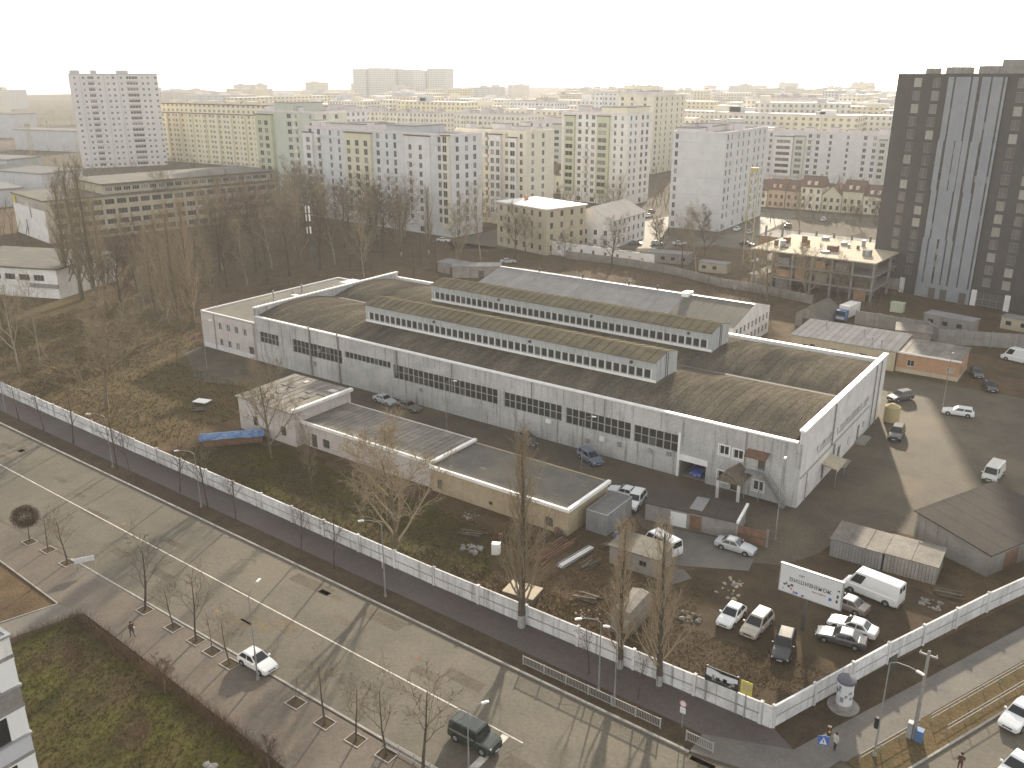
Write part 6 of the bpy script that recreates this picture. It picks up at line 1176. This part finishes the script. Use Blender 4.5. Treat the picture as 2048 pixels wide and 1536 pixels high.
for i, p in enumerate(((-130,262),(-124,275),(-108,250),(-150,268),(-160,282),(-118,240),(-170,268),(-96,300),(-84,330),(-128,345),(-176,318),(-70,300),(-92,276),(-66,244),(-190,246))): tree(('broad','pale','bushy_red')[i % 3], i % 2, p, 7+i % 4*2, 'bare street tree among the estate blocks and building sites', 'bare_tree', 'trees between the estate blocks')
for i, (p, hd, kd, cl) in enumerate((((-122,262),35,'sedan','white'),((-128,258),35,'hatch','silver'),((-134,254),35,'sedan','darkgrey'),((-140,250),35,'wagon','white'),((-104,274),0,'sedan','black'),((-96,272),0,'van','white'),((-86,270),0,'sedan','silver'),((-158,310),90,'sedan','white'),((-162,320),90,'hatch','darkgrey'))): car(kd, cl, ('white','silver','dark grey','long white','black','white boxy','pale silver','far white','far dark')[i]+' car parked in the streets between the estate and the building site', p, hd)
for i, (x, y, rz, L_, W_2, H_) in enumerate(((-118,232,.2,12,5,2.8),(-100,228,.1,8,4,2.6),(-36,204,-.2,10,4,2.8),(-14,207,-.2,12,4,3),(-22,212,-.2,6,3,2.6),(-66,232,0,7,3,2.6))):
    r = thing('site_cabin', ('long grey','short beige','low pale','wide grey','small beige','narrow pale')[i]+' site cabin on the ground before the estate blocks', 'cabin', (x,y,0), rz); MB().box(0,L_,0,W_2,0,H_).build('wall', MAT[('concrete_raw','beige_plaster','concrete_raw')[i % 3]], r); MB().box(-.2,L_+.2,-.2,W_2+.2,H_,H_+.15).build('roof', MAT['grey_sheet_roof'], r)
    for k in range(int(L_/3)): MB().box(1+k*3,2.1+k*3,-.04,-.003,1,1.9).build('window', MAT['glass'], r)
# scrap timber, tyres and drums on the working yard
RS = random.Random(31)
def timber(label, pos, rz, n, L_): 
    r = thing('timber_pile', label, 'timber', (*pos,0), rz)
    for i in range(n): MB().obox((RS.uniform(-.4,.4),RS.uniform(-.7,.7),.08+i*.05),(L_*RS.uniform(.6,1),RS.uniform(.12,.25),.08),RS.uniform(-.2,.2)).build('plank', MAT['old_wood'], r)
for lb, p, a in (('loose planks beside the white pipes', (-43.6,75.2), 1.4), ('plank heap by the scrap cabinet', (-58.5,73), .4), ('old planks on the dirt left of the tin garage shell', (-40.2,69.5), .2), ('plank stack beside the low shed', (-43.8,80.6), 1.2), ('broken boards in the meadow near the white board', (-120.5,79.4), .8), ('boards at the foot of the metal garages', (-9.6,92.2), .3)): timber(lb, p, a, 9, 2.8)
for i, (x, y) in enumerate(((-50.4,79),(-49.6,78.6),(-55,74),(-44.2,82.4))):
    r = thing('oil_drum', ('rusty','dark','leaning','blue')[i]+' oil drum on the working yard by the tan garage block', 'drum', (x,y,0)); MB().tube((0,0,0),(0,0,.88),.29,.29,12).build('drum', MAT[('rust_metal','dark_steel','rust_metal','sheet_blue')[i]], r); MB().tube((0,0,.3),(0,0,.34),.31,.31,12).tube((0,0,.58),(0,0,.62),.31,.31,12).build('hoop', MAT['dark_steel'], r)

# ================================================================ people: one skinned figure per pose
def person(label, pos, head, coat, legs, stride, hair='cloth_dark', z=0.0, bag=None):
    r = thing('person', label, 'person', (*pos, z), R(head)); s = stride
    J = dict(pelvis=(0,0,.95), waist=(.01,0,1.12), chest=(.03,0,1.33), neck=(.04,0,1.50), head=(.06,0,1.60), crown=(.06,0,1.74),
             shl=(.03,.17,1.43), ell=(-.12*s,.24,1.17), hal=(-.02*s+.12,.24,.93), shr=(.03,-.17,1.43), elr=(.10*s,-.24,1.17), har=(.26*s+.04,-.23,.95),
             hil=(0,.09,.92), knl=(.20*s+.04,.10,.50), anl=(.26*s-.06,.10,.08), tol=(.26*s+.10,.11,.03), hir=(0,-.09,.92), knr=(-.06*s+.03,-.10,.50), anr=(-.36*s,-.10,.12), tor=(-.36*s+.15,-.11,.04))
    rad = dict(pelvis=.15, waist=.145, chest=.165, neck=.065, head=.095, crown=.075, shl=.085, ell=.06, hal=.045, shr=.085, elr=.06, har=.045, hil=.115, knl=.07, anl=.05, tol=.045, hir=.115, knr=.07, anr=.05, tor=.045)
    ed = [('pelvis','waist'),('waist','chest'),('chest','neck'),('neck','head'),('head','crown'),('chest','shl'),('shl','ell'),('ell','hal'),('chest','shr'),('shr','elr'),('elr','har'),('pelvis','hil'),('hil','knl'),('knl','anl'),('anl','tol'),('pelvis','hir'),('hir','knr'),('knr','anr'),('anr','tor')]
    ks = list(J); me = bpy.data.meshes.new('body'); me.from_pydata([J[k] for k in ks], [(ks.index(a), ks.index(b)) for a, b in ed], [])
    o = bpy.data.objects.new('tmp', me); COL.objects.link(o); o.modifiers.new('s', 'SKIN')
    for k, v in zip(ks, me.skin_vertices[0].data): v.radius = (rad[k], rad[k])
    me.skin_vertices[0].data[0].use_root = True
    o.modifiers.new('d', 'SUBSURF').levels = 1; o.modifiers['d'].render_levels = 1
    dg = bpy.context.evaluated_depsgraph_get(); dg.update(); bm = bpy.data.meshes.new_from_object(o.evaluated_get(dg)); bpy.data.objects.remove(o)
    bm.materials.clear(); [bm.materials.append(MAT[m]) for m in (coat, legs, 'skin', 'trim_black')]
    for p in bm.polygons:
        c = p.center; hand = c.z < 1.0 and abs(c.y) > .19
        p.material_index = 2 if (c.z > 1.48 or hand) else (0 if c.z > .80 else (1 if c.z > .10 else 3)); p.use_smooth = True
    put('body', bm, r)
    rings = [[(.05+kx*.1*math.cos(t), kx*.1*math.sin(t), zz) for t in [j*.785 for j in range(8)]] for zz, kx in ((1.60,.92),(1.66,1.12),(1.74,1.05),(1.80,.6))]
    MB().loft(rings).build('hair', MAT[hair], r, (-.02,0,0))
    if bag: MB().box(-.06,.22,-.36,-.26,.62,.92).build('bag', MAT[bag], r)
person('person in dark clothes walking across the main road', (-22.7,39.3), 160, 'cloth_dark', 'cloth_dark', .9)
person('person in a brown coat walking on the near red pavement', (-72.82, 37.54), 175, 'cloth_brown', 'cloth_jeans', .8, z=.12, bag='cloth_light')
person('person in a light jacket waiting at the street corner pavement', (-12.49, 62.16), 60, 'cloth_light', 'cloth_dark', .3, z=.12)
person('person in a rust brown coat on the side street carriageway', (-3.81, 65.80), 100, 'cloth_brown', 'cloth_brown', .7)

# ---------------------------------------------------------------- haze over the whole place
hz = MB().box(-2650, 950, -200, 3450, -1.0, 82.0).build('haze', [])
vm = bpy.data.materials.new('haze_air'); vm.use_nodes = True; nt = vm.node_tree
for n in list(nt.nodes):
    if n.type == 'BSDF_PRINCIPLED': nt.nodes.remove(n)
pv = nt.nodes.new('ShaderNodeVolumePrincipled'); pv.inputs['Color'].default_value = (.48,.47,.455,1); pv.inputs['Density'].default_value = .00038; pv.inputs['Anisotropy'].default_value = .2
nt.links.new(pv.outputs[0], nt.nodes['Material Output'].inputs['Volume'])
hz.data.materials.append(vm)
tag(hz, 'pale warm haze thickening towards the horizon', None, None, 'stuff')
